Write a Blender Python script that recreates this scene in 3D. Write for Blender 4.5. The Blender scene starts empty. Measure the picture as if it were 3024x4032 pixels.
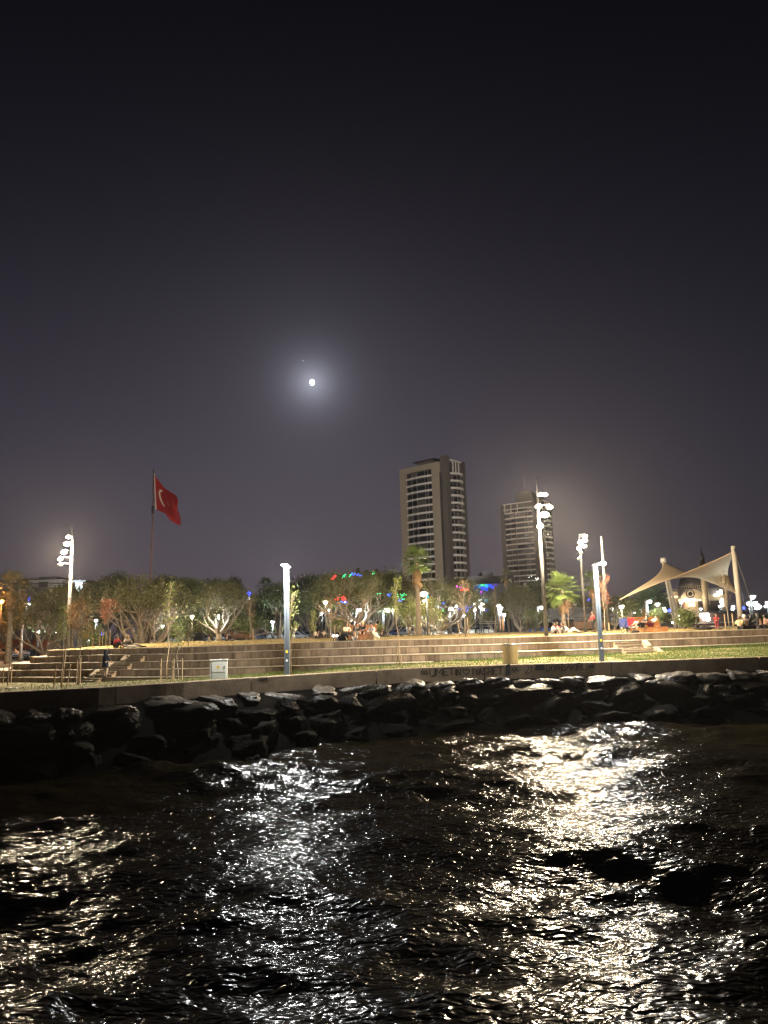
import bpy, bmesh, math, random
import numpy as np
from mathutils import Vector, Matrix
random.seed(7)
R = math.radians
S = bpy.context.scene
C = S.collection

# ------------------------------------------------------------------ camera, sky, moonlight, exposure
EYE = 4.8                       # eye height above the water
F, CX, CY = 2850.0, 1512.0, 2016.0
PITCH, ROLL = math.atan(462 / F), 0.028
_r0 = Vector((1, 0, 0)); _u0 = Vector((0, -math.sin(PITCH), math.cos(PITCH)))
CF = Vector((0, math.cos(PITCH), math.sin(PITCH)))
CR = math.cos(ROLL) * _r0 - math.sin(ROLL) * _u0
CU = math.sin(ROLL) * _r0 + math.cos(ROLL) * _u0
cam = bpy.data.cameras.new('camera'); camo = bpy.data.objects.new('camera', cam); C.objects.link(camo)
cam.sensor_fit = 'HORIZONTAL'; cam.sensor_width = 36; cam.lens = 36 * F / 3024
cam.clip_start = 0.1; cam.clip_end = 6000
m = Matrix((CR, CU, -CF)).transposed().to_4x4(); m.translation = (0, 0, EYE); camo.matrix_world = m
S.camera = camo
S.view_settings.view_transform = 'Standard'; S.view_settings.look = 'None'
S.view_settings.exposure = 0.0; S.view_settings.gamma = 1.0
S.render.engine = 'CYCLES'
cy = S.cycles
cy.use_denoising = True; cy.denoiser = 'OPENIMAGEDENOISE'; cy.denoising_input_passes = 'RGB_ALBEDO_NORMAL'
cy.max_bounces = 5; cy.diffuse_bounces = 2; cy.glossy_bounces = 3; cy.transmission_bounces = 3
cy.volume_bounces = 0; cy.transparent_max_bounces = 8
cy.sample_clamp_indirect = 3.0; cy.sample_clamp_direct = 0; cy.caustics_reflective = False; cy.caustics_refractive = False
cy.blur_glossy = 0.0
cy.use_light_tree = True

def ray(px, py):
    return CR * ((px - CX) / F) + CU * ((CY - py) / F) + CF
def at(px, py, Y):
    d = ray(px, py); return Vector((0, 0, EYE)) + d * (Y / d.y)
def proj(p):
    v = Vector(p) - Vector((0, 0, EYE)); z = v.dot(CF)
    return CX + F * v.dot(CR) / z, CY - F * v.dot(CU) / z

MOON_DIR = ray(1229, 1506).normalized()
STAR_DIR = ray(1194, 1420).normalized()
HAZE = 0.00008
SKY = dict(hor=0.076, mid=0.012, halo=0.34, halo2=0.045)
w = bpy.data.worlds.new('World'); S.world = w; w.use_nodes = True
nt = w.node_tree; nt.nodes.clear()
def N(t, **k):
    n = nt.nodes.new(t)
    for a, b in k.items(): setattr(n, a, b)
    return n
def M_(op, a, b=None, c=None):
    n = N('ShaderNodeMath', operation=op)
    for i, v in enumerate((a, b, c)):
        if v is None: continue
        if isinstance(v, (int, float)): n.inputs[i].default_value = v
        else: nt.links.new(v, n.inputs[i])
    return n.outputs[0]
tc = N('ShaderNodeTexCoord'); sep = N('ShaderNodeSeparateXYZ'); nt.links.new(tc.outputs['Generated'], sep.inputs[0])
el = M_('MAXIMUM', M_('ARCSINE', sep.outputs[2]), 0.0)
az = M_('ARCTAN2', sep.outputs[0], sep.outputs[1])
g_el = M_('EXPONENT', M_('MULTIPLY', M_('POWER', M_('DIVIDE', el, R(23.5)), 2.0), -1.0))
g_az = M_('EXPONENT', M_('MULTIPLY', M_('POWER', M_('DIVIDE', M_('ADD', az, R(9)), R(40)), 2.0), -1.0))
vd = N('ShaderNodeVectorMath', operation='DOT_PRODUCT'); nt.links.new(tc.outputs['Generated'], vd.inputs[0]); vd.inputs[1].default_value = MOON_DIR
ang = M_('ARCCOSINE', M_('MINIMUM', vd.outputs['Value'], 0.9999999))
h1 = M_('MULTIPLY', M_('EXPONENT', M_('MULTIPLY', M_('POWER', M_('DIVIDE', ang, R(1.25)), 1.15), -1.0)), SKY['halo'])
h2 = M_('MULTIPLY', M_('EXPONENT', M_('MULTIPLY', M_('DIVIDE', ang, R(4.5)), -1.0)), SKY['halo2'])
def scaled(val, col):
    n = N('ShaderNodeVectorMath', operation='SCALE'); n.inputs[0].default_value = col; nt.links.new(val, n.inputs['Scale']); return n.outputs[0]
def addv(a, b):
    n = N('ShaderNodeVectorMath', operation='ADD'); nt.links.new(a, n.inputs[0]); nt.links.new(b, n.inputs[1]); return n.outputs[0]
gl = M_('MULTIPLY', M_('MULTIPLY', g_el, M_('ADD', M_('MULTIPLY', g_az, 0.88), 0.12)), SKY['hor'])
# warmer towards the city skyline, bluer overhead
warm = M_('EXPONENT', M_('MULTIPLY', M_('DIVIDE', el, R(9)), -1.0))
colr = N('ShaderNodeMix', data_type='VECTOR'); nt.links.new(warm, colr.inputs[0]); colr.inputs[4].default_value = (0.84, 0.76, 1.12); colr.inputs[5].default_value = (1.05, 0.83, 0.98)
mm = N('ShaderNodeVectorMath', operation='SCALE'); nt.links.new(colr.outputs[1], mm.inputs[0]); nt.links.new(gl, mm.inputs['Scale'])
tot = addv(mm.outputs[0], scaled(h1, (0.95, 1.0, 1.22)))
tot = addv(tot, scaled(h2, (0.95, 0.95, 1.15)))
base = N('ShaderNodeVectorMath', operation='ADD'); nt.links.new(tot, base.inputs[0]); base.inputs[1].default_value = (0.0010, 0.0010, 0.0022)
sky = N('ShaderNodeTexSky', sky_type='NISHITA', sun_disc=False)
sky.sun_elevation = math.asin(MOON_DIR.z); sky.sun_rotation = math.atan2(MOON_DIR.x, MOON_DIR.y)
b1 = N('ShaderNodeBackground'); nt.links.new(base.outputs[0], b1.inputs[0]); b1.inputs[1].default_value = 1.0
b2 = N('ShaderNodeBackground'); nt.links.new(sky.outputs[0], b2.inputs[0]); b2.inputs[1].default_value = 0.0004
ad = N('ShaderNodeAddShader'); nt.links.new(b1.outputs[0], ad.inputs[0]); nt.links.new(b2.outputs[0], ad.inputs[1])
wo = N('ShaderNodeOutputWorld'); nt.links.new(ad.outputs[0], wo.inputs[0])

sl = bpy.data.lights.new('moonlight', 'SUN'); sl.energy = 0.02; sl.angle = R(0.5); sl.color = (0.85, 0.9, 1.0)
so = bpy.data.objects.new('moonlight', sl); C.objects.link(so)
so.rotation_euler = MOON_DIR.to_track_quat('Z', 'Y').to_euler()

WARM = (1.0, 0.78, 0.50); MAST = (1.0, 0.80, 0.54); WHITE = (0.86, 0.95, 1.0); ORANGE = (1.0, 0.36, 0.08); COOL = (0.75, 0.9, 1.0)
P_MAST, P_COL, P_PARK = 10500.0, 4600.0, 260.0

# ------------------------------------------------------------------ helpers
MATS = {}
def mat(name, col, rough=0.7, metal=0.0, var=0.0, scale=3.0, bump=0.0, bscale=20.0, col2=None, rnd=0.0, emit=None, es=0.0, spec=0.5, island=None, trans=0.0, coat=0.0, streak=False):
    if name in MATS: return MATS[name]
    mt = bpy.data.materials.new(name); mt.use_nodes = True; t = mt.node_tree; b = t.nodes['Principled BSDF']
    L = t.links.new
    b.inputs['Roughness'].default_value = rough; b.inputs['Metallic'].default_value = metal
    b.inputs['Specular IOR Level'].default_value = spec
    b.inputs['Base Color'].default_value = (*col, 1)
    tcn = t.nodes.new('ShaderNodeTexCoord')
    cur = None
    if var > 0 or col2:
        nz = t.nodes.new('ShaderNodeTexNoise'); nz.inputs['Scale'].default_value = scale; nz.inputs['Detail'].default_value = 6; nz.inputs['Roughness'].default_value = 0.65
        if streak:
            mp = t.nodes.new('ShaderNodeMapping'); mp.inputs['Scale'].default_value = (1, 1, 0.18)
            g = t.nodes.new('ShaderNodeNewGeometry'); L(g.outputs['Position'], mp.inputs[0]); L(mp.outputs[0], nz.inputs['Vector'])
        else:
            g = t.nodes.new('ShaderNodeNewGeometry'); L(g.outputs['Position'], nz.inputs['Vector'])
        rp = t.nodes.new('ShaderNodeValToRGB'); rp.color_ramp.elements[0].position = 0.32; rp.color_ramp.elements[1].position = 0.68
        c2 = col2 if col2 else tuple(max(0, c * (1 - var)) for c in col)
        rp.color_ramp.elements[0].color = (*c2, 1); rp.color_ramp.elements[1].color = (*col, 1)
        L(nz.outputs['Fac'], rp.inputs[0]); cur = rp.outputs[0]
    if island:
        g2 = t.nodes.new('ShaderNodeNewGeometry'); rp2 = t.nodes.new('ShaderNodeValToRGB')
        rp2.color_ramp.elements.new(0.5)
        for i, cc in enumerate(island): rp2.color_ramp.elements[i].color = (*cc, 1)
        L(g2.outputs['Random Per Island'], rp2.inputs[0]); cur = rp2.outputs[0]
    if rnd > 0:
        oi = t.nodes.new('ShaderNodeObjectInfo'); mr = t.nodes.new('ShaderNodeMapRange'); mr.inputs[3].default_value = 1 - rnd; mr.inputs[4].default_value = 1 + rnd
        L(oi.outputs['Random'], mr.inputs[0])
        vm = t.nodes.new('ShaderNodeVectorMath'); vm.operation = 'SCALE'
        if cur is None: vm.inputs[0].default_value = col
        else: L(cur, vm.inputs[0])
        L(mr.outputs[0], vm.inputs['Scale']); cur = vm.outputs[0]
    if cur is not None: L(cur, b.inputs['Base Color'])
    if bump > 0:
        nb = t.nodes.new('ShaderNodeTexNoise'); nb.inputs['Scale'].default_value = bscale; nb.inputs['Detail'].default_value = 5
        g3 = t.nodes.new('ShaderNodeNewGeometry'); L(g3.outputs['Position'], nb.inputs['Vector'])
        bp = t.nodes.new('ShaderNodeBump'); bp.inputs['Strength'].default_value = bump; bp.inputs['Distance'].default_value = 0.05
        L(nb.outputs['Fac'], bp.inputs['Height']); L(bp.outputs[0], b.inputs['Normal'])
    if emit:
        b.inputs['Emission Color'].default_value = (*emit, 1); b.inputs['Emission Strength'].default_value = es
    if coat: b.inputs['Coat Weight'].default_value = coat
    if trans > 0:
        tr = t.nodes.new('ShaderNodeBsdfTranslucent'); mx = t.nodes.new('ShaderNodeMixShader'); mx.inputs[0].default_value = trans
        if cur is not None: L(cur, tr.inputs[0])
        else: tr.inputs[0].default_value = (*col, 1)
        out = t.nodes['Material Output']; L(b.outputs[0], mx.inputs[1]); L(tr.outputs[0], mx.inputs[2]); L(mx.outputs[0], out.inputs[0])
    MATS[name] = mt; return mt

def setp(o, label=None, cat=None, group=None, kind=None):
    if label: o['label'] = label
    if cat: o['category'] = cat
    if group: o['group'] = group
    if kind: o['kind'] = kind
    return o
def thing(name, label, cat, loc, group=None, rz=0.0):
    o = bpy.data.objects.new(name, None); C.objects.link(o); o.location = loc; o.rotation_euler = (0, 0, rz)
    o.empty_display_size = 0.2
    return setp(o, label, cat, group)
def link(name, me, parent=None, material=None):
    o = bpy.data.objects.new(name, me); C.objects.link(o)
    if material is not None and len(me.materials) == 0: me.materials.append(material)
    if parent: o.parent = parent
    return o
def objmat(o, material):
    if not o.data.materials: o.data.materials.append(material)
    o.material_slots[0].link = 'OBJECT'; o.material_slots[0].material = material
def copytree(src, loc, rz=0.0, scale=(1, 1, 1), label=None, group=None, cat=None):
    r = src.copy(); C.objects.link(r); r.location = loc; r.rotation_euler = (0, 0, rz); r.scale = scale
    if label: r['label'] = label
    if group: r['group'] = group
    for ch in list(src.children):
        c = ch.copy(); C.objects.link(c); c.parent = r
        for g in list(ch.children):
            d = g.copy(); C.objects.link(d); d.parent = c
    return r

class MB:
    def __init__(s): s.v = []; s.f = []
    def box(s, c, sz, rz=0.0, mtx=None):
        n = len(s.v); hx, hy, hz = sz[0] / 2, sz[1] / 2, sz[2] / 2; c = Vector(c)
        ro = mtx if mtx is not None else Matrix.Rotation(rz, 3, 'Z')
        for x in (-hx, hx):
            for y in (-hy, hy):
                for z in (-hz, hz): s.v.append(tuple(c + ro @ Vector((x, y, z))))
        for q in ((0, 1, 3, 2), (4, 6, 7, 5), (0, 4, 5, 1), (2, 3, 7, 6), (0, 2, 6, 4), (1, 5, 7, 3)): s.f.append(tuple(n + i for i in q))
        return s
    def tube(s, pts, rad, sides=6, cap=True):
        pts = [Vector(p) for p in pts]; n0 = len(s.v)
        if not hasattr(rad, '__len__'): rad = [rad] * len(pts)
        for i, p in enumerate(pts):
            d = (pts[min(i + 1, len(pts) - 1)] - pts[max(i - 1, 0)])
            d = d.normalized() if d.length > 1e-9 else Vector((0, 0, 1))
            a = d.cross(Vector((0.12, 0.9, 0.05)) if abs(d.y) < 0.9 else Vector((1, 0, 0))).normalized(); b = d.cross(a)
            for k in range(sides):
                t = 2 * math.pi * k / sides; s.v.append(tuple(p + rad[i] * (math.cos(t) * a + math.sin(t) * b)))
        for i in range(len(pts) - 1):
            for k in range(sides):
                a0 = n0 + i * sides + k; a1 = n0 + i * sides + (k + 1) % sides
                s.f.append((a0, a0 + sides, a1 + sides, a1))
        if cap:
            s.f.append(tuple(n0 + k for k in range(sides))); m0 = n0 + (len(pts) - 1) * sides
            s.f.append(tuple(m0 + sides - 1 - k for k in range(sides)))
        return s
    def lathe(s, c, prof, sides=16):
        c = Vector(c); n0 = len(s.v)
        for r, z in prof:
            for k in range(sides):
                t = 2 * math.pi * k / sides; s.v.append((c.x + r * math.cos(t), c.y + r * math.sin(t), c.z + z))
        for i in range(len(prof) - 1):
            for k in range(sides):
                a0 = n0 + i * sides + k; a1 = n0 + i * sides + (k + 1) % sides
                s.f.append((a0, a1, a1 + sides, a0 + sides))
        s.f.append(tuple(n0 + sides - 1 - k for k in range(sides))); m0 = n0 + (len(prof) - 1) * sides
        s.f.append(tuple(m0 + k for k in range(sides)))
        return s
    def poly(s, pts):
        n = len(s.v); s.v += [tuple(p) for p in pts]; s.f.append(tuple(range(n, n + len(pts)))); return s
    def prism(s, pts, off):
        off = Vector(off); n = len(s.v); k = len(pts)
        s.v += [tuple(p) for p in pts] + [tuple(Vector(p) + off) for p in pts]
        s.f.append(tuple(range(n, n + k))); s.f.append(tuple(range(n + 2 * k - 1, n + k - 1, -1)))
        for i in range(k):
            j = (i + 1) % k; s.f.append((n + j, n + i, n + k + i, n + k + j))
        return s
    def mesh(s, name, off=(0, 0, 0), smooth=False):
        me = bpy.data.meshes.new(name); o = Vector(off)
        me.from_pydata([tuple(Vector(p) - o) for p in s.v], [], s.f)
        bm = bmesh.new(); bm.from_mesh(me); bmesh.ops.recalc_face_normals(bm, faces=bm.faces); bm.to_mesh(me); bm.free()
        if smooth: me.shade_smooth()
        return me
    def build(s, name, material, parent=None, smooth=False, world=False):
        off = parent.location if (parent is not None and world) else (0, 0, 0)
        return link(name, s.mesh(name, off, smooth), parent, material)

def npmesh(name, V, Fq, smooth=False):
    me = bpy.data.meshes.new(name); V = np.asarray(V, dtype=np.float32); Fq = np.asarray(Fq, dtype=np.int32)
    me.vertices.add(len(V)); me.vertices.foreach_set('co', V.ravel())
    k = Fq.shape[1]; me.loops.add(Fq.size); me.loops.foreach_set('vertex_index', Fq.ravel())
    me.polygons.add(len(Fq)); me.polygons.foreach_set('loop_start', np.arange(0, Fq.size, k, dtype=np.int32))
    me.update(calc_edges=True); me.validate()
    if smooth: me.shade_smooth()
    return me
def grid_mesh(name, X, Y, Z, smooth=True):
    ny, nx = X.shape; V = np.stack([X, Y, Z], -1).reshape(-1, 3)
    i = np.arange(ny - 1)[:, None] * nx + np.arange(nx - 1)[None, :]
    Fq = np.stack([i, i + 1, i + nx + 1, i + nx], -1).reshape(-1, 4)
    return npmesh(name, V, Fq, smooth)
def lights(name, kind, loc, energy, col, radius=0.1, parent=None, target=None, cone=60, blend=0.4):
    l = bpy.data.lights.new(name, kind); l.energy = energy; l.color = col; l.shadow_soft_size = radius
    o = bpy.data.objects.new(name, l); C.objects.link(o)
    if kind == 'SPOT': l.spot_size = R(cone); l.spot_blend = blend
    if parent is not None: o.parent = parent; o.location = Vector(loc) - parent.location
    else: o.location = loc
    if target is not None: o.rotation_euler = (Vector(loc) - Vector(target)).to_track_quat('Z', 'Y').to_euler()
    return o

# ------------------------------------------------------------------ levels of the place
PXW = [-600, 0, 400, 700, 1150, 1600, 2050, 2400, 3024, 3600]
DW = [26.5, 28.2, 29.4, 31.0, 34.1, 37.0, 37.8, 37.9, 38.6, 39.5]
ZW = EYE - 1.95                                     # top of the sea wall
def wall_pt(px):
    D = np.interp(px, PXW, DW); p = at(px, 2600, D); return (p.x, D)
_wp = [wall_pt(p) for p in np.linspace(-600, 3600, 120)]
WX = np.array([-200, -80] + [p[0] for p in _wp] + [90, 200]); WY = np.array([18, 24] + [p[1] for p in _wp] + [41, 43])
def wallY(x): return float(np.interp(x, WX, WY))
LP = [-400, 0, 360, 700, 1400, 1750, 2200, 2600, 3024, 3500]
LY = {1: [2572, 2567, 2556, 2548, 2522, 2514, 2503, 2489, 2476, 2461],
      2: [2596, 2592, 2579, 2574, 2550, 2542, 2529.5, 2517.5, 2502, 2487],
      3: [2617, 2614, 2608, 2603, 2582, 2573, 2560, 2548, 2532, 2517],
      4: [2642, 2639, 2637, 2634, 2614, 2605, 2595, 2583, 2567, 2550],
      5: [2668, 2666, 2667, 2665, 2646, 2637, 2625, 2612, 2596, 2580]}
LD = [56, 54, 50.5, 49.3, 47.5, 47.3, 47.5, 48, 48.6, 49.5]
TREAD = 0.9
def rim_pt(k, px):
    D = float(np.interp(px, LP, LD)) - TREAD * (k - 1)
    return at(px, float(np.interp(px, LP, LY[k])), D)
PXEND_L = {1: 157, 2: 87, 3: 17, 4: -75, 5: -150}
PXEND_R = {1: 3450, 2: 3450, 3: 3450, 4: 1706, 5: 1190}
def rim_line(k, rad=3.2):
    pts = [rim_pt(k, px) for px in np.arange(PXEND_R[k], PXEND_L[k], -20.0)]
    e = rim_pt(k, PXEND_L[k]); xe = e.x
    main = [p for p in pts if p.x > xe + rad]
    z = rim_pt(k, PXEND_L[k]).z; y0 = main[-1].y; z0 = main[-1].z
    arc = [Vector((xe + rad - rad * math.sin(a), y0 + rad * (1 - math.cos(a)), z0 + (z - z0) * a / (math.pi / 2))) for a in np.linspace(0.12, math.pi / 2, 12)]
    back = [Vector((xe, y0 + rad + d, z)) for d in (3, 8, 14, 22, 32)]
    return main + arc + back
RIMS = {k: rim_line(k) for k in range(1, 6)}
def rimYZ(k, x):
    fr = [p for p in RIMS[k]]
    xs = np.array([p.x for p in fr][:-5])[::-1]; ys = np.array([p.y for p in fr][:-5])[::-1]; zs = np.array([p.z for p in fr][:-5])[::-1]
    return float(np.interp(x, xs, ys)), float(np.interp(x, xs, zs))
XL = RIMS[1][-1].x
ZLAWN = EYE - 0.70; ZFARR = EYE - 1.45; ZLOW = EYE - 2.65
def lawnZ(x, y):
    ry, rz = rimYZ(1, x)
    t = min(max((y - ry) / 12.0, 0), 1); t = t * t * (3 - 2 * t)
    z = rz * (1 - t) + ZLAWN * t - 0.015
    z += 0.05 * math.sin(x * 0.31 + 1) * math.sin(y * 0.22) * t
    u = min(max((y - 84) / 12.0, 0), 1); u = u * u * (3 - 2 * u)
    z = z * (1 - u) + ZFARR * u
    return z
def groundZ(x, y):
    if x > XL and y > rimYZ(1, x)[0] - 0.05: return lawnZ(x, y)
    if x > XL - 12 and y > 84: 
        t = (x - XL + 12) / 12; return ZLOW * (1 - t) + lawnZ(XL, y) * t
    return ZLOW
BP = [-600, 0, 360, 700, 1150, 1400, 1750, 2200, 2500, 2600, 3024, 3600]
BY = [2692, 2688, 2687, 2672, 2650, 2628, 2606, 2586, 2573, 2563, 2541, 2520]
def base_pt(px):
    k = 5 if px < 1190 else 4 if px < 1706 else 3
    D = float(np.interp(px, LP, LD)) - TREAD * (k - 1) - 0.02
    return at(px, float(np.interp(px, BP, BY)), D)
_bp = [base_pt(p) for p in np.arange(-600, 3600, 30)]
BX = np.array([p.x for p in _bp]); BYY = np.array([p.y for p in _bp]); BZ = np.array([p.z for p in _bp])
def promZ(x, y):
    yw = wallY(x) + 0.36; yb = float(np.interp(x, BX, BYY)); zb = float(np.interp(x, BX, BZ)); zw = ZW - 0.10
    t = min(max((y - yw) / (yb - yw), 0), 1); return zw * (1 - t) + zb * t

# ------------------------------------------------------------------ materials
m_conc = mat('wall_concrete', (0.25, 0.18, 0.11), 0.85, var=0.45, scale=1.6, bump=0.25, bscale=14, streak=False)
m_stone = mat('terrace_stone', (0.44, 0.325, 0.21), 0.8, col2=(0.17, 0.115, 0.07), scale=3.0, bump=0.3, bscale=18, rnd=0.26, streak=True)
m_coping = mat('coping_stone', (0.42, 0.36, 0.27), 0.7, var=0.25, scale=3, bump=0.15, bscale=25, rnd=0.06)
m_back = mat('joint_mortar', (0.05, 0.04, 0.03), 0.9, var=0.3, scale=5)
m_lawn = mat('lawn_ground', (0.24, 0.19, 0.05), 0.95, col2=(0.25, 0.16, 0.06), scale=1.1, bump=0.8, bscale=30)
m_prom = mat('front_ground', (0.12, 0.12, 0.035), 0.95, col2=(0.17, 0.125, 0.055), scale=0.8, bump=0.8, bscale=25)
m_road = mat('asphalt', (0.05, 0.05, 0.05), 0.9, var=0.3, scale=2, bump=0.2)
m_bed = mat('bank_earth', (0.004, 0.0035, 0.003), 0.95, var=0.5, scale=3, spec=0.02)  # near-black so the shade between the boulders sits in the colour
m_metal = mat('galvanised_pole', (0.055, 0.053, 0.048), 0.75, 0.0, var=0.15, scale=4)
m_dpole = mat('painted_grey_pole', (0.06, 0.075, 0.085), 0.6, 0.0, var=0.15, scale=6)
m_wood = mat('varnished_wood', (0.36, 0.15, 0.045), 0.55, col2=(0.22, 0.085, 0.025), scale=6, bump=0.1, rnd=0.12)
m_stake = mat('stake_wood', (0.42, 0.30, 0.17), 0.8, var=0.35, scale=9, rnd=0.15)
m_dark = mat('dark_paint', (0.03, 0.03, 0.035), 0.6, var=0.2, scale=3)
m_black = mat('black_plastic', (0.012, 0.012, 0.013), 0.5)
m_white = mat('white_enamel', (0.62, 0.62, 0.56), 0.4, var=0.08, scale=4, bump=0.02)

# ------------------------------------------------------------------ moon and planet
mo = MB(); md = 3500.0; mr = md * 11.5 / F / 1.02
bpy.ops.mesh.primitive_uv_sphere_add(segments=32, ring_count=16, radius=mr, location=Vector((0, 0, EYE)) + MOON_DIR * md)
o = bpy.context.object; o.name = 'moon'; o.data.shade_smooth(); o.scale = (.84, 1, 1.06)
o.data.materials.append(mat('moon_glow', (0, 0, 0), 1, emit=(1.0, 0.97, 0.92), es=6.0)); o['kind'] = 'structure'
bpy.ops.mesh.primitive_uv_sphere_add(segments=12, ring_count=6, radius=1.9, location=Vector((0, 0, EYE)) + STAR_DIR * md)
o = bpy.context.object; o.name = 'planet'; o.data.materials.append(mat('planet_glow', (0, 0, 0), 1, emit=(0.9, 0.95, 1), es=1.5)); o['kind'] = 'structure'

# ------------------------------------------------------------------ water
def water():
    xs = np.concatenate([[-600, -300, -150, -90, -60, -45, -36], np.arange(-30, 30.01, 0.085), [36, 45, 60, 90, 150, 300, 600]])
    ys = np.concatenate([[-600, -300, -150, -80, -40, -20, -8, 0, 4], np.arange(7.0, 40.0, 0.085), [42, 45]])
    X, Y = np.meshgrid(xs, ys); Z = np.zeros_like(X); rs = np.random.RandomState(14)
    dx = np.zeros_like(X); dy = np.zeros_like(X)
    comps = []
    for lam, slope, n in ((9.0, 0.055, 3), (5.0, 0.08, 5), (2.8, 0.13, 7), (1.6, 0.13, 9), (0.9, 0.115, 12), (0.5, 0.09, 14)):
        for _ in range(n):
            l = lam * rs.uniform(0.75, 1.3); th = rs.normal(1.45, 0.62 if lam < 4 else 0.28); k = 2 * math.pi / l
            comps.append((k * math.cos(th), k * math.sin(th), slope * 1.41 / math.sqrt(n) / k, rs.uniform(0, 6.28), k))
    for kx, ky, a, ph, k in comps:
        p = kx * X + ky * Y + ph; Z += a * np.cos(p)
        dx -= 0.6 * a * kx / k * np.sin(p); dy -= 0.6 * a * ky / k * np.sin(p)
    # patches of calmer and rougher water
    g = 0.72 + 0.38 * np.sin(X * 0.31 + 1.3 * np.sin(Y * 0.23)) * np.sin(Y * 0.42 + X * 0.12 + 1.0)
    fade = np.clip((600 - np.hypot(X, Y)) / 560, 0, 1)
    me = grid_mesh('water', X + dx * fade * g, Y + dy * fade * g, Z * fade * g)
    mt = bpy.data.materials.new('sea_water'); mt.use_nodes = True; t = mt.node_tree; b = t.nodes['Principled BSDF']
    b.inputs['Base Color'].default_value = (0.0042, 0.0032, 0.0016, 1); b.inputs['Roughness'].default_value = 0.03; b.inputs['IOR'].default_value = 1.33; b.inputs['Specular IOR Level'].default_value = 0.5
    g_ = t.nodes.new('ShaderNodeNewGeometry'); mp = t.nodes.new('ShaderNodeMapping'); mp.inputs['Scale'].default_value = (0.7, 1.25, 1)
    mp.inputs['Rotation'].default_value = (0, 0, 0.2); t.links.new(g_.outputs['Position'], mp.inputs[0])
    n1 = t.nodes.new('ShaderNodeTexNoise'); n1.inputs['Scale'].default_value = 5.0; n1.inputs['Detail'].default_value = 1.5; n1.inputs['Roughness'].default_value = 0.5; n1.inputs['Distortion'].default_value = 0.8
    t.links.new(mp.outputs[0], n1.inputs['Vector'])
    bp = t.nodes.new('ShaderNodeBump'); bp.inputs['Strength'].default_value = 1.0; bp.inputs['Distance'].default_value = 0.07
    t.links.new(n1.outputs['Fac'], bp.inputs['Height']); t.links.new(bp.outputs[0], b.inputs['Normal'])
    b.inputs['Specular IOR Level'].default_value = 0.0; b.inputs['Roughness'].default_value = 1.0
    gl_ = t.nodes.new('ShaderNodeBsdfGlossy'); gl_.inputs['Roughness'].default_value = 0.17; gl_.inputs['Color'].default_value = (1, 1, 1, 1); t.links.new(bp.outputs[0], gl_.inputs['Normal'])
    mx = t.nodes.new('ShaderNodeMixShader'); mx.inputs[0].default_value = 0.055
    t.links.new(b.outputs[0], mx.inputs[1]); t.links.new(gl_.outputs[0], mx.inputs[2]); t.links.new(mx.outputs[0], t.nodes['Material Output'].inputs[0])
    o = link('water', me, None, mt); o['kind'] = 'structure'
water()

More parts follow.
